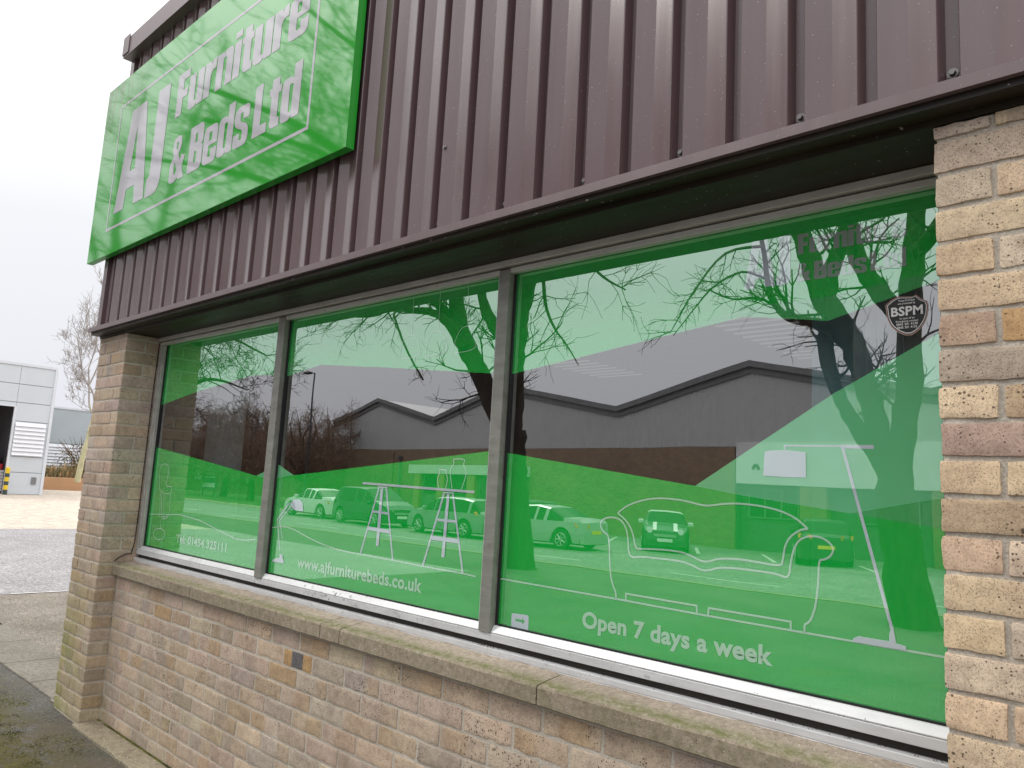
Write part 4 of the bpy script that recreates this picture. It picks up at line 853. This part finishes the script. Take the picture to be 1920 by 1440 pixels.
t.limb([(-5.5,-9,5.6),(-4.6,-9.2,6.4),(-3.4,-9.2,7.3),(-2.2,-9.2,8.6)], [.13,.11,.08,.05], 10, 2, 1.2, endL=2.2, enddep=4, **kw)
t.limb([(-7.8,-9,6.6),(-8.8,-9,7.4),(-10,-9,8.2),(-11.2,-9,9)], [.11,.09,.07,.04], 10, 2, 1.2, endL=2.2, enddep=4, **kw)
for (bx_, by_, bz_), (ex, ey, ez) in (((-5.4,-9,6.0),(-6.5,-5.0,9.5)),((-7.7,-9,6.6),(-9.5,-4.6,9.0)),((-7.7,-9,6.8),(-12,-5.2,10.2)),((-5.2,-9,6.6),(-3.5,-4.8,8.8)),((-7.8,-9,7),(-11,-8.5,12)),((-5,-9,7.2),(-7,-8,13)),((-9,-8.8,6.8),(-13.5,-4.4,8.6)),((-6.2,-9,6),(-8,-3.8,7.6))):
    p = Vector((bx_,by_,bz_)); e_ = Vector((ex,ey,ez)); t.maxn += 900; t.limb([p, p.lerp(e_,.3)+Vector((0,0,.5)), p.lerp(e_,.65)+Vector((.2,0,.4)), e_], [.11,.085,.06,.035], 20, 3, 1.7, endL=2.4, enddep=4, wob=.2, kids=3, minr=.008)
t.done('street_tree', 'bare tree with a thick forked trunk reflected beside the middle mullion', (-5.45,-9,0), (M['bark'], M['twig']), 'bare street trees across the pavement')
# tree C: further along, its branches reach into the left pane
t = Tree(21); t.maxn = 2600
t.limb([(-25.5,-9.5,-.1),(-25.5,-9.5,1.5),(-25.4,-9.5,3.2)], [.42,.32,.30], ends=False)
for P_, rr_ in (([(-25.4,-9.5,3),(-24,-9.4,4.6),(-22,-9.2,5.6),(-19.8,-9,5.9),(-18,-9,5.7),(-15.8,-9,5.0)],[.16,.12,.09,.065,.045,.02]),([(-25.4,-9.5,3),(-23.6,-9.6,3.9),(-21.4,-9.6,4.6),(-19.5,-9.5,4.5),(-17.6,-9.4,4.1)],[.13,.10,.07,.045,.02]),([(-25.4,-9.5,3.1),(-24.4,-9.5,5.4),(-22.6,-9.3,7.2),(-20.4,-9.2,8.2),(-17.5,-9,8.0)],[.16,.13,.10,.07,.03]),
    ([(-25.4,-9.5,3.1),(-25.5,-9,6),(-24.5,-8,9),(-22,-7,12)],[.18,.15,.11,.06]),([(-25.4,-9.5,3.1),(-26,-9,6),(-27,-8,10),(-27,-7,14)],[.18,.15,.11,.06]),([(-25.4,-9.5,3.1),(-23,-8,7),(-20,-6.5,9.5),(-16,-5.5,11.5)],[.17,.14,.10,.05]),([(-22,-9.2,5.6),(-20.5,-8,8),(-17,-7,10.5),(-13.5,-6.5,12.5)],[.13,.11,.08,.04])):
    t.maxn += 800; t.limb(P_, rr_, 22, 3, 1.5, up=.0, endL=2.2, enddep=4, wob=.22, kids=3, minr=.007)
t.done('street_tree', 'bare wide spreading tree reflected at the top of the left pane', (-25.5,-9.5,0), (M['bark'], M['twig']), 'bare street trees across the pavement')
# brown thicket-crowned trees over the road
def bush_tree(seed, H, name, label, loc, group, dens=1.):
    t = Tree(seed); t.maxn = int(13000*dens); R_ = t.r; rv = lambda k: Vector((R_.uniform(-k,k),R_.uniform(-k,k),R_.uniform(0,k)))
    t.limb([(0,0,-.1),(R_.uniform(-.1,.1),0,.8),(R_.uniform(-.2,.2),R_.uniform(-.1,.1),1.9)], [.27,.21,.19], ends=False)
    for k in range(16):
        a_ = k*2.4+R_.uniform(-.3,.3); el = -.05+1.5*((k+.5)/16)**.8; d = Vector((math.cos(a_)*math.cos(el), math.sin(a_)*math.cos(el), math.sin(el))); p = Vector((0,0,1.7+.05*k)); m_ = H*(.40 if el < .6 else .46)*R_.uniform(.85,1.05)
        t.limb([p, p+d*m_*.3, p+d*m_*.55+rv(.35), p+d*m_*.8+rv(.5)], [.085,.06,.035,.014], 30, 3, H*.12, up=.03, endL=H*.13, enddep=3, wob=.42, kids=3, minr=.008, seg=.36, shrink=.72)
    e_ = t.done(name, label, (0,0,0), (M['bark_b'], M['twig_b']), group); e_.location = loc; return e_
g_ = 'brown bare trees beyond the road'
ba = bush_tree(31, 10.5, 'roadside_tree', 'dense brown bare tree behind the lamp post in the middle pane reflection', (-39.6,-25.2,-.34), g_, 1.2)
bb = bush_tree(37, 11, 'roadside_tree', 'dense brown bare tree reflected just left of the first mullion', (-47.5,-26,-.34), g_, 1.2)
for src, loc, rz, sc_, lab in ((ba,(-54.5,-27.5,-.34),2.1,1.12,'dense brown bare tree reflected in the middle of the left pane'),(bb,(-62,-26,-.34),4.0,1.25,'dense brown bare tree reflected nearest the blind in the left pane'),(ba,(-50,-34,-.34),1.0,1.25,'tall brown bare tree standing behind the row and above the left pane notch'),(bb,(-44,-33,-.34),3.2,1.1,'brown bare tree further back between the row and the warehouse'),(ba,(-68,-36,-.34),5.0,1.5,'far brown bare tree at the back of the left pane reflection'),(bb,(-78,-30,-.34),.4,1.45,'furthest brown bare tree beside the notice board')):
    c = copy_tree(src); c.location = loc; c.rotation_euler = (0,0,rz); c.scale = (sc_,)*3; c['label'] = lab
# pale tree by the planter (seen directly, left of the pier)
t = Tree(44); t.maxn = 700
t.limb([(-43.6,13.7,.5),(-43.6,13.8,2.0),(-43.6,14.0,3.4),(-43.6,14.1,4.5)], [.17,.15,.12,.08], 2, 1, 1.0, ends=False)
for P_ in ([(14.1,4.4),(13.75,5.0),(13.55,6.3),(13.4,7.0),(13.5,7.7),(13.55,8.6),(13.4,9.6)],[(14.1,4.4),(13.9,5.6),(13.2,6.6),(12.9,7.6),(12.6,8.6)],[(14.1,4.4),(14.3,6.4),(14.2,8.2),(14.5,10.2),(14.4,11.8)],[(13.6,6.0),(14.0,7.6),(13.9,9.2),(14.2,10.8)]):
    t.maxn += 420; t.limb([(-43.6+.1*i,a_,b_) for i, (a_,b_) in enumerate(P_)], [.055,.05,.045,.038,.032,.026,.02][:len(P_)], 16, 3, 1.5, kids=3, wob=.2, minr=.011, endL=1.4, enddep=2, up=.15)
t.done('birch_tree', 'slender pale bare tree with yellow lichen on its trunk rising behind the brick pier', (-43.6,13.7,.6), (M['bark_l'], M['twig_l']))
def shrub(name, loc, rad, n, seed, label, cols):
    r = random.Random(seed); mb = MB(); tb = MB()
    for i in range(n):
        a_, b_ = r.uniform(0,2*PI), math.acos(r.uniform(-.2,1)); q = r.random()**.5; k = 1+.35*noise.noise(Vector((a_*1.5,b_*2,seed)))
        p = Vector((math.cos(a_)*math.sin(b_)*rad[0]*q*k, math.sin(a_)*math.sin(b_)*rad[1]*q*k, (math.cos(b_)*rad[2]*q*k)+rad[2]*.2)); s_ = r.uniform(.04,.10); d = Vector((r.uniform(-1,1),r.uniform(-1,1),r.uniform(-1,1))).normalized(); e_ = d.cross(Vector((0,0,1)))
        if e_.length < .1: continue
        e_.normalize(); mb.face([p-e_*s_*.5, p+d*s_, p+e_*s_*.5, p-d*s_], r.randrange(len(cols)))
    for i in range(26):
        a_ = r.uniform(0,2*PI); tb.tube([(0,0,-.1),(math.cos(a_)*rad[0]*.5,math.sin(a_)*rad[1]*.5,rad[2]*.7),(math.cos(a_)*rad[0]*.9,math.sin(a_)*rad[1]*.9,rad[2]*r.uniform(.9,1.35))],[.03,.02,.008],4)
    t_ = tag(empty(name, loc), label, 'shrub'); mb.build('foliage', cols, t_); tb.build('stem', M['twig_b'], t_)
gl = [simple('olive leaves', (.16,.16,.085), .8), simple('dark shrub leaves', (.085,.095,.055), .8), simple('brown shrub leaves', (.26,.21,.13), .8)]
shrub('shrub', (-46.6,15.0,.7), (1.6,1.9,1.9), 2600, 3, 'tall olive brown shrub growing in front of the louvred band', gl)
shrub('shrub', (-46.4,12.2,.5), (1.3,1.8,.75), 1500, 5, 'low dark green shrub at the left end of the planter', gl[:2])
# ============================================================ WAREHOUSE OVER THE ROAD
TH = math.atan2(-3.0, -29.6)      # facade line runs away from (-9.9,-28) towards (-39.5,-31)
wh = tag(empty('warehouse', (-9.9,-28.0,0)), 'long grey triple gabled warehouse with brick base reflected in the window', 'warehouse'); wh.rotation_euler = (0,0,TH)
# local x = along the facade (away from the camera), local +y = towards... checked by sign below
wc = mk_clad('grey warehouse cladding', (.44,.44,.445), .6); wr = simple('dark roof trim', (.17,.17,.175), .5); wbk = None
m_ = N('dark warehouse brick'); p_ = m_.pos(); bt = m_.n('ShaderNodeTexBrick'); m_.set(bt, 0, m_.map(p_, (1,1,1))); mp = m_.n('ShaderNodeCombineXYZ'); q_ = m_.xyz(p_); m_.set(mp, 0, q_[0]); m_.set(mp, 1, q_[2]); m_.set(bt, 0, mp.outputs[0])
bt.inputs['Scale'].default_value = 1; bt.inputs['Brick Width'].default_value = .225; bt.inputs['Row Height'].default_value = .075; bt.inputs['Mortar Size'].default_value = .008; bt.inputs['Color1'].default_value = (.27,.17,.105,1); bt.inputs['Color2'].default_value = (.17,.115,.08,1); bt.inputs['Mortar'].default_value = (.24,.20,.15,1)
wbk = m_.pbr(m_.mix(.5, bt.outputs[0], m_.ramp(m_.noise(.8,5), [(.3,(.7,.7,.7)),(.7,(1.2,1.2,1.2))]), 'MULTIPLY'), .9)
wpl = simple('pale warehouse panel', (.62,.62,.62), .6, 0, .06, 1); wgl = simple('dark office glass', (.03,.035,.04), .15)
OUT = -1      # local -y is the side facing the shop (rotation is about 186 degrees)
def Wm(x, y, z): return (x, y, z)
PK = [(-7.2,5.7),(0,7.35),(7.3,5.75),(16.1,7.35),(22.7,5.75),(29.7,7.3),(36,5.9)]
PK = [(-22.,5.7),(-14.6,7.35)]+PK
mb = MB(); base = 3.78
for (xa, za), (xb, zb) in zip(PK, PK[1:]):
    n = int((xb-xa)/.2)
    for i in range(n):
        a_, b_ = xa+(xb-xa)*i/n, xa+(xb-xa)*(i+1)/n; z_a = za+(zb-za)*i/n; z_b = za+(zb-za)*(i+1)/n; c_ = a_+(b_-a_)*.55; zc = z_a+(z_b-z_a)*.55; zb0 = 2.25 if a_ < .6 else base
        mb.face([(a_,0,zb0),(c_,0,zb0),(c_,0,zc),(a_,0,z_a)]); mb.face([(c_,0,zb0),(b_,-.035,zb0),(b_,-.035,z_b),(c_,0,zc)])
for v in range(len(mb.v)): mb.v[v] = (mb.v[v][0], -mb.v[v][1]*OUT, mb.v[v][2])
mb.build('gable_cladding', wc, wh)
for (xa, za), (xb, zb) in zip(PK, PK[1:]):
    mb = MB(); s_ = OUT
    for (o, t_, dz0, dz1) in ((.10*s_,.02*s_,-.42,.02),(.24*s_,.101*s_,-.16,.10)):
        ya, yb = sorted((o,t_)); mb.raw([(xa,ya,za+dz0),(xb,ya,zb+dz0),(xb,yb,zb+dz0),(xa,yb,za+dz0),(xa,ya,za+dz1),(xb,ya,zb+dz1),(xb,yb,zb+dz1),(xa,yb,za+dz1)], [(0,3,2,1),(4,5,6,7),(0,1,5,4),(1,2,6,5),(2,3,7,6),(3,0,4,7)])
    mb.build('roof_trim', wr, wh)
    mb = MB(); mb.face([(xa,0,za),(xb,0,zb),(xb,-OUT*40,zb),(xa,-OUT*40,za)]); mb.build('roof', wc, wh)
mb = MB(); mb.box((.62,-.12,-.8),(24.2,-.02,base-.03)) ; mb.box((24.2,-.02,-.8),(36,.0,base))
mb.build('brick_base', wbk, wh)
mb = MB(); mb.box((.7,-.019,-.8),(36,.05,base)); mb.build('backing_wall', wr, wh)
# lower right unit: pale upper band, windows and brick piers beneath
mb = MB(); mb.box((-22,-.10,2.25),(.58,-.02,3.95)); mb.build('fascia_band', wpl, wh)
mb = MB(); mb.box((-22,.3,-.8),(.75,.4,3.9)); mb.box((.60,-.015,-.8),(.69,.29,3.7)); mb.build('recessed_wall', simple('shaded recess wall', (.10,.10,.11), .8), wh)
for x in (-3.3,-8.2,-13,-18): mb = MB(); mb.box((x,-.08,-.8),(x+1.1,.29,2.24)); mb.build('brick_pillar', wbk, wh)
for x in (-2,-6.6,-11.5,-16.5): 
    mb = MB(); mb.box((x,.22,.9),(x+2.2,.29,2.1)); f_ = mb.build('window', wr, wh); mb = MB()
    for k in range(3): mb.box((x+.06+k*.72,.21,.96),(x+.70+k*.72,.219,2.04))
    mb.build('pane', wgl, f_)
# left block under the second gable: fascia and glazed openings between pillars
mb = MB(); mb.box((13.4,-.9,2.2),(24.2,-.13,2.75)); mb.build('fascia_band', wpl, wh)
mb = MB(); mb.box((13.5,-.6,-.8),(24.1,-.13,2.19)); mb.build('office_front', simple('green grey render', (.12,.14,.13), .8), wh)
for x in (14.6,17.3,20.2,22.9): mb = MB(); mb.box((x,-.86,-.8),(x+.7,-.61,2.19)); mb.build('brick_pillar', simple('buff brick pillar', (.32,.23,.12), .9), wh)
for x in (15.6,18.4,21.2): mb = MB(); mb.box((x,-.66,1.0),(x+1.4,-.605,2.1)); mb.build('window', wgl, wh)
# the other brick infill panel under the third gable
mb = MB(); mb.box((27.4,-.12,-.8),(34,-.02,3.6)); mb.build('brick_base', wbk, wh)
mb = MB(); mb.box((26.4,-.16,-.8),(26.55,-.02,3.2)); mb.box((26.3,-.3,3.2),(26.75,-.02,3.34)); mb.build('downpipe', wr, wh)
mb = MB(); vs, fs = font_mesh('9', 0, .36, 0, .56, 0, .05); mb.raw([(x, -.106, z) for x, y, z in vs], fs); o_ = mb.build('unit_number', M['black'], wh); o_.location = (-.50, 0, 2.50); 
# ============================================================ STREET FURNITURE OVER THE ROAD
lmp = tag(empty('lamp_post', (-37.4,-24.2,-.34)), 'tall dark street lamp with a flat head among the brown trees', 'street lamp')
met = simple('dark painted steel', (.05,.05,.055), .5)
mb = MB(); mb.tube([(0,0,0),(0,0,1.2)],[.10,.10],10); mb.tube([(0,0,1.2),(0,0,8.45)],[.07,.05],10); mb.tube([(0,0,8.4),(-.35,.1,8.47)],.035,8); mb.build('pole', met, lmp)
mb = MB(); mb.box((-1.0,-.05,8.4),(-.28,.28,8.54)); bevel(mb.build('lamp_head', met, lmp), .04)
nb = tag(empty('notice_board', (-55.0,-26.5,-.34)), 'large notice board on two legs reflected low in the left pane', 'sign board')
mb = MB(); mb.box((-1.3,-.04,.5),(1.3,.04,1.9)); mb.build('panel', simple('dark board', (.06,.12,.10), .6), nb)
for z, w_ in ((1.72,.8),(1.45,1.05),(.7,1.1)): mb = MB(); mb.box((-w_,.041,z-.04),(w_,.05,z+.04 if z > 1 else z+.3)); mb.build('printed_band', wt, nb)
for x in (-1,1): mb = MB(); mb.tube([(x,0,0),(x,0,.5)],.05,8); mb.build('leg', met, nb)
be = tag(empty('picnic_table', (-64.5,-28,-.34)), 'pale picnic table standing on the grass left of the notice board', 'table')
mb = MB(); mb.box((-1.1,-.4,.85),(1.1,.4,.93)); mb.build('table_top', wpl, be)
for x in (-.8,.8): mb = MB(); mb.tube([(x,-.35,0),(x,.0,.85)],.05,6); mb.tube([(x,.35,0),(x,0.01,.85)],.05,6); mb.build('leg', wpl, be)
hu = tag(empty('brick_hut', (-70,-38,-.34)), 'low brick building with white windows far behind the notice board', 'building')
mb = MB(); mb.box((-10,-4,0),(10,4,3.2)); mb.build('wall', simple('far red brown brick', (.20,.12,.08), .9), hu); mb = MB(); mb.box((-10.3,-4.3,3.21),(10.3,4.3,3.4)); mb.build('roof', wr, hu)
for x in (-7,-3.5,0,3.5,7): mb = MB(); mb.box((x-.8,4.01,1.1),(x+.8,4.06,2.5)); mb.build('window', wt, hu)
# ============================================================ CARS
gls = simple('dark car glass', (.012,.014,.016), .25, 0, .0, spec=.2); tyr = simple('tyre rubber', (.02,.02,.02), .8); rim = simple('alloy rim', (.45,.45,.46), .3, .6); lens = simple('headlight lens', (.7,.7,.72), .1); red = simple('tail light lens', (.62,.20,.05), .2)
wpt = simple('white plate', (.8,.8,.78), .4); ypt = simple('yellow plate', (.85,.62,.05), .4)
def paint(n, c): return simple(n, c, .35, .1, .02, 3, 0, .5, .25)
STY = {
 'saloon': dict(L=4.5, W=1.80, H=1.43, top=[(-2.25,.62),(-2.2,.92),(-2.05,1.03),(-1.45,1.06),(-.75,1.36),(-.2,1.43),(.35,1.40),(1.15,.98),(1.9,.82),(2.18,.68),(2.25,.5)], cab=(-1.45,1.15), roof=(-.75,.35), wx=(-1.38,1.38), r=.33),
 'mpv': dict(L=4.4, W=1.80, H=1.66, top=[(-2.2,.6),(-2.18,1.0),(-2.05,1.12),(-1.85,1.58),(-1.4,1.65),(-.2,1.66),(.45,1.60),(1.35,1.08),(1.9,.92),(2.15,.75),(2.2,.5)], cab=(-2.05,1.35), roof=(-1.85,.45), wx=(-1.32,1.36), r=.33),
 'hatch': dict(L=4.25, W=1.75, H=1.48, top=[(-2.1,.55),(-2.08,.92),(-1.98,1.02),(-1.55,1.40),(-1.1,1.46),(-.2,1.48),(.35,1.43),(1.15,1.0),(1.85,.85),(2.1,.68),(2.15,.45)], cab=(-1.98,1.15), roof=(-1.55,.35), wx=(-1.28,1.30), r=.32),
 'mini': dict(L=3.65, W=1.69, H=1.41, top=[(-1.8,.5),(-1.78,.88),(-1.72,.98),(-1.5,1.34),(-1.2,1.40),(-.2,1.41),(.28,1.37),(.72,1.0),(1.45,.90),(1.72,.74),(1.8,.45)], cab=(-1.72,.72), roof=(-1.5,.28), wx=(-1.12,1.22), r=.31),
}
def car(name, label, style, col, loc, rz, rear='white', roofcol=None, extras=None, group='cars parked along the far side of the road'):
    s = STY[style]; t = tag(empty(name, loc, rz), label, 'car', group); W2 = s['W']/2; L2 = s['L']/2
    top = s['top']; bm_ = paint(name+' paint', col); rm = paint(name+' roof paint', roofcol) if roofcol else bm_
    def tz(x):
        for (xa,za),(xb,zb) in zip(top, top[1:]):
            if xa <= x <= xb: return za+(zb-za)*(x-xa)/(xb-xa)
        return top[0][1] if x < top[0][0] else top[-1][1]
    xs = sorted(set([p[0] for p in top]+[top[0][0]+(top[-1][0]-top[0][0])*i/44 for i in range(45)]))
    belt = lambda x: (1.0 if style == 'mpv' else .93)-.02*(x > .8)
    def wid(x):
        u = abs(x)/L2; return W2*(1-.20*max(0,u-.62)**1.6/.38**1.6)
    rows = []
    for x in xs:
        z = tz(x); b_ = min(belt(x), z-.015); wd = wid(x); incab = s['cab'][0] < x < s['cab'][1] and z > belt(x)+.03
        k = (z-b_)/(s['H']-belt(0)) if incab else 0; rw = wd*(1-.04-.20*min(1,k)) if incab else wd*.90
        zb = .22; zw = 0
        arch = 0
        for wx in s['wx']:
            d = abs(x-wx)
            if d < s['r']+.06: arch = max(arch, math.sqrt(max(0,(s['r']+.06)**2-d*d))+s['r'])
        lo = max(zb, arch); lo = min(lo, b_-.12)
        mid_ = max(.55, lo+.04); mid_ = min(mid_, b_-.05)
        rows.append([(x,wd*.93,lo),(x,wd,lo+.02),(x,wd*1.01,mid_),(x,wd*.975,b_),(x,rw if incab else wd*.93,z-.05*(1 if incab else .25)),(x,rw*.86,z-.004),(x,0,z+.015)])
    body, glass, rf = MB(), MB(), MB(); nr = 7
    for i in range(len(xs)-1):
        a_, b_ = rows[i], rows[i+1]; xm = (xs[i]+xs[i+1])/2; cab = s['cab'][0] <= xm <= s['cab'][1]; onroof = s['roof'][0] <= xm <= s['roof'][1]
        for k in range(nr-1):
            for sg_ in (1,-1):
                q = [a_[k],b_[k],b_[k+1],a_[k+1]]; q = [(p[0],p[1]*sg_,p[2]) for p in q]
                if sg_ > 0: q = q[::-1]
                isg = False
                if cab and k == 3 and tz(xm) > belt(xm)+.12: isg = not any(abs(xm-p) < .045 for p in (s['roof'][0]+.05, -.28 if style != 'mini' else 9, s['roof'][1]-.02, s['roof'][0]+.75 if style in ('mpv',) else 9))
                if cab and k >= 4 and not onroof: isg = k >= 5 or True
                if isg: glass.face(q)
                else: (rf if (k >= 4 and cab) else body).face(q)
    for e_, fl in ((rows[0],0),(rows[-1],1)):
        pts = [(p[0],p[1],p[2]) for p in e_]+[(p[0],-p[1],p[2]) for p in e_[::-1]]; body.face(pts if fl else pts[::-1])
    bo_ = body.build('body', bm_, t, True); rf.build('roof', rm, t, True); glass.build('window_glass', gls, t, True)
    mb = MB(); mb.box((-L2+.15,-W2*.86,.18),(L2-.15,W2*.86,.4)); mb.build('underbody', tyr, t)
    for wx in s['wx']:
        for sg_ in (1,-1):
            y = sg_*(W2-.20); mb = MB(); mb.tube([(wx,y,s['r']),(wx,y+sg_*.03,s['r']),(wx,y+sg_*.17,s['r']),(wx,y+sg_*.19,s['r'])],[s['r']*.97,s['r'],s['r'],s['r']*.93],24); w_ = mb.build('wheel', tyr, t, False)
            mb = MB(); mb.disc((wx,y+sg_*.191,s['r']),(0,sg_,0),s['r']*.66,s['r']*.60,.006,20)
            mb.build('rim', tyr, w_); mb = MB()
            for k in range(7):
                a_ = k*2*PI/7; mb.tube([(wx,y+sg_*.2,s['r']),(wx+math.cos(a_)*s['r']*.62,y+sg_*.2,s['r']+math.sin(a_)*s['r']*.62)],[.03,.022],4)
            mb.tube([(wx+math.cos(k*PI/10)*s['r']*.64,y+sg_*.198,s['r']+math.sin(k*PI/10)*s['r']*.64) for k in range(21)],.014,4); mb.build('spokes', rim, w_)
    for sg_ in (1,-1):
        xf = L2-.10; wf = wid(L2-.15); mb = MB(); zf = tz(L2-.2)-.12
        if style == 'mini': mb.disc((L2-.13,sg_*.54,.74),(1,0,.15),.115,.10,.06,18)
        else: mb.raw([(L2-.03,sg_*wf*.62,zf-.10),(L2-.03,sg_*wf*.62,zf+.0),(L2-.42,sg_*(wid(L2-.4)+.004),zf+.12),(L2-.2,sg_*(wid(L2-.2)+.006),zf-.08)], [(0,1,2,3) if sg_ < 0 else (3,2,1,0)])
        mb.build('headlight', lens, t)
        mb = MB(); zr = .80 if style in ('saloon',) else .92; xr_ = -L2
        q = [(xr_+.015,sg_*wid(L2)*.60,zr-.08),(xr_+.01,sg_*wid(L2)*.60,zr+.06),(xr_+.40,sg_*(wid(L2-.35)+.010),zr+.09),(xr_+.30,sg_*(wid(L2-.3)+.012),zr-.06)]; o = [(p[0]-.03,p[1]*1.02,p[2]) for p in q]
        mb.raw(o, [(0,1,2,3) if sg_ > 0 else (3,2,1,0)]); mb.build('tail_light', red, t)
        mb = MB(); xm = s['cab'][1]-.35; mb.box((xm,sg_*W2-.04,.93),(xm+.10,sg_*W2+.17,1.07)) if sg_ > 0 else mb.box((xm,-W2-.17,.93),(xm+.10,-W2+.04,1.07)); bevel(mb.build('mirror', rm, t), .03)
    mb = MB(); mb.box((L2-.005,-.26,.38),(L2+.012,.26,.49)); mb.build('number_plate', wpt, t); mb = MB(); mb.box((-L2-.012,-.26,.55),(-L2+.005,.26,.66)); mb.build('number_plate', ypt, t)
    mb = MB(); mb.box((L2-.06,-.38,.55),(L2+.008,.38,.64)); mb.build('grille', rim if style != 'mini' else rim, t)
    if extras == 'stripes':
        for sg_ in (1,-1):
            mb = MB()
            for i in range(8):
                xa, xb = .78+i*.115, .78+(i+1)*.115; mb.face([(xa,sg_*.36-.07,tz(xa)+.014),(xb,sg_*.36-.07,tz(xb)+.014),(xb,sg_*.36+.07,tz(xb)+.014),(xa,sg_*.36+.07,tz(xa)+.014)])
            mb.build('bonnet_stripe', wpt, t)
    return t
car('parked_car', 'white coupe saloon reflected behind the desk lamp drawing', 'saloon', (.66,.66,.65), (-28.9,-19.9,-.42), PI+.02)
car('parked_car', 'dark people carrier reflected between the white and silver cars', 'mpv', (.02,.025,.035), (-23.5,-19.1,-.42), .05)
car('parked_car', 'silver hatchback reflected behind the right hand trestle', 'hatch', (.24,.25,.26), (-17.9,-19.0,-.42), PI-.03)
car('parked_car', 'long silver saloon reflected left of the sofa drawing', 'saloon', (.36,.36,.37), (-13.35,-19.1,-.42), PI-.04)
car('parked_car', 'dark small hatchback mostly hidden behind the silver saloon', 'hatch', (.06,.07,.075), (-18.2,-24.2,-.416), PI+.75, group='cars parked in front of the warehouse')
car('parked_car', 'small two door car with white roof and bonnet stripes facing the window', 'mini', (.03,.07,.05), (-10.9,-23.2,-.416), 1.02, roofcol=(.75,.75,.74), extras='stripes', group='cars parked in front of the warehouse')
car('parked_car', 'dark hatchback with yellow rear plate reflected under the floor lamp', 'hatch', (.03,.035,.04), (-5.6,-24.6,-.416), -2.0, group='cars parked in front of the warehouse')
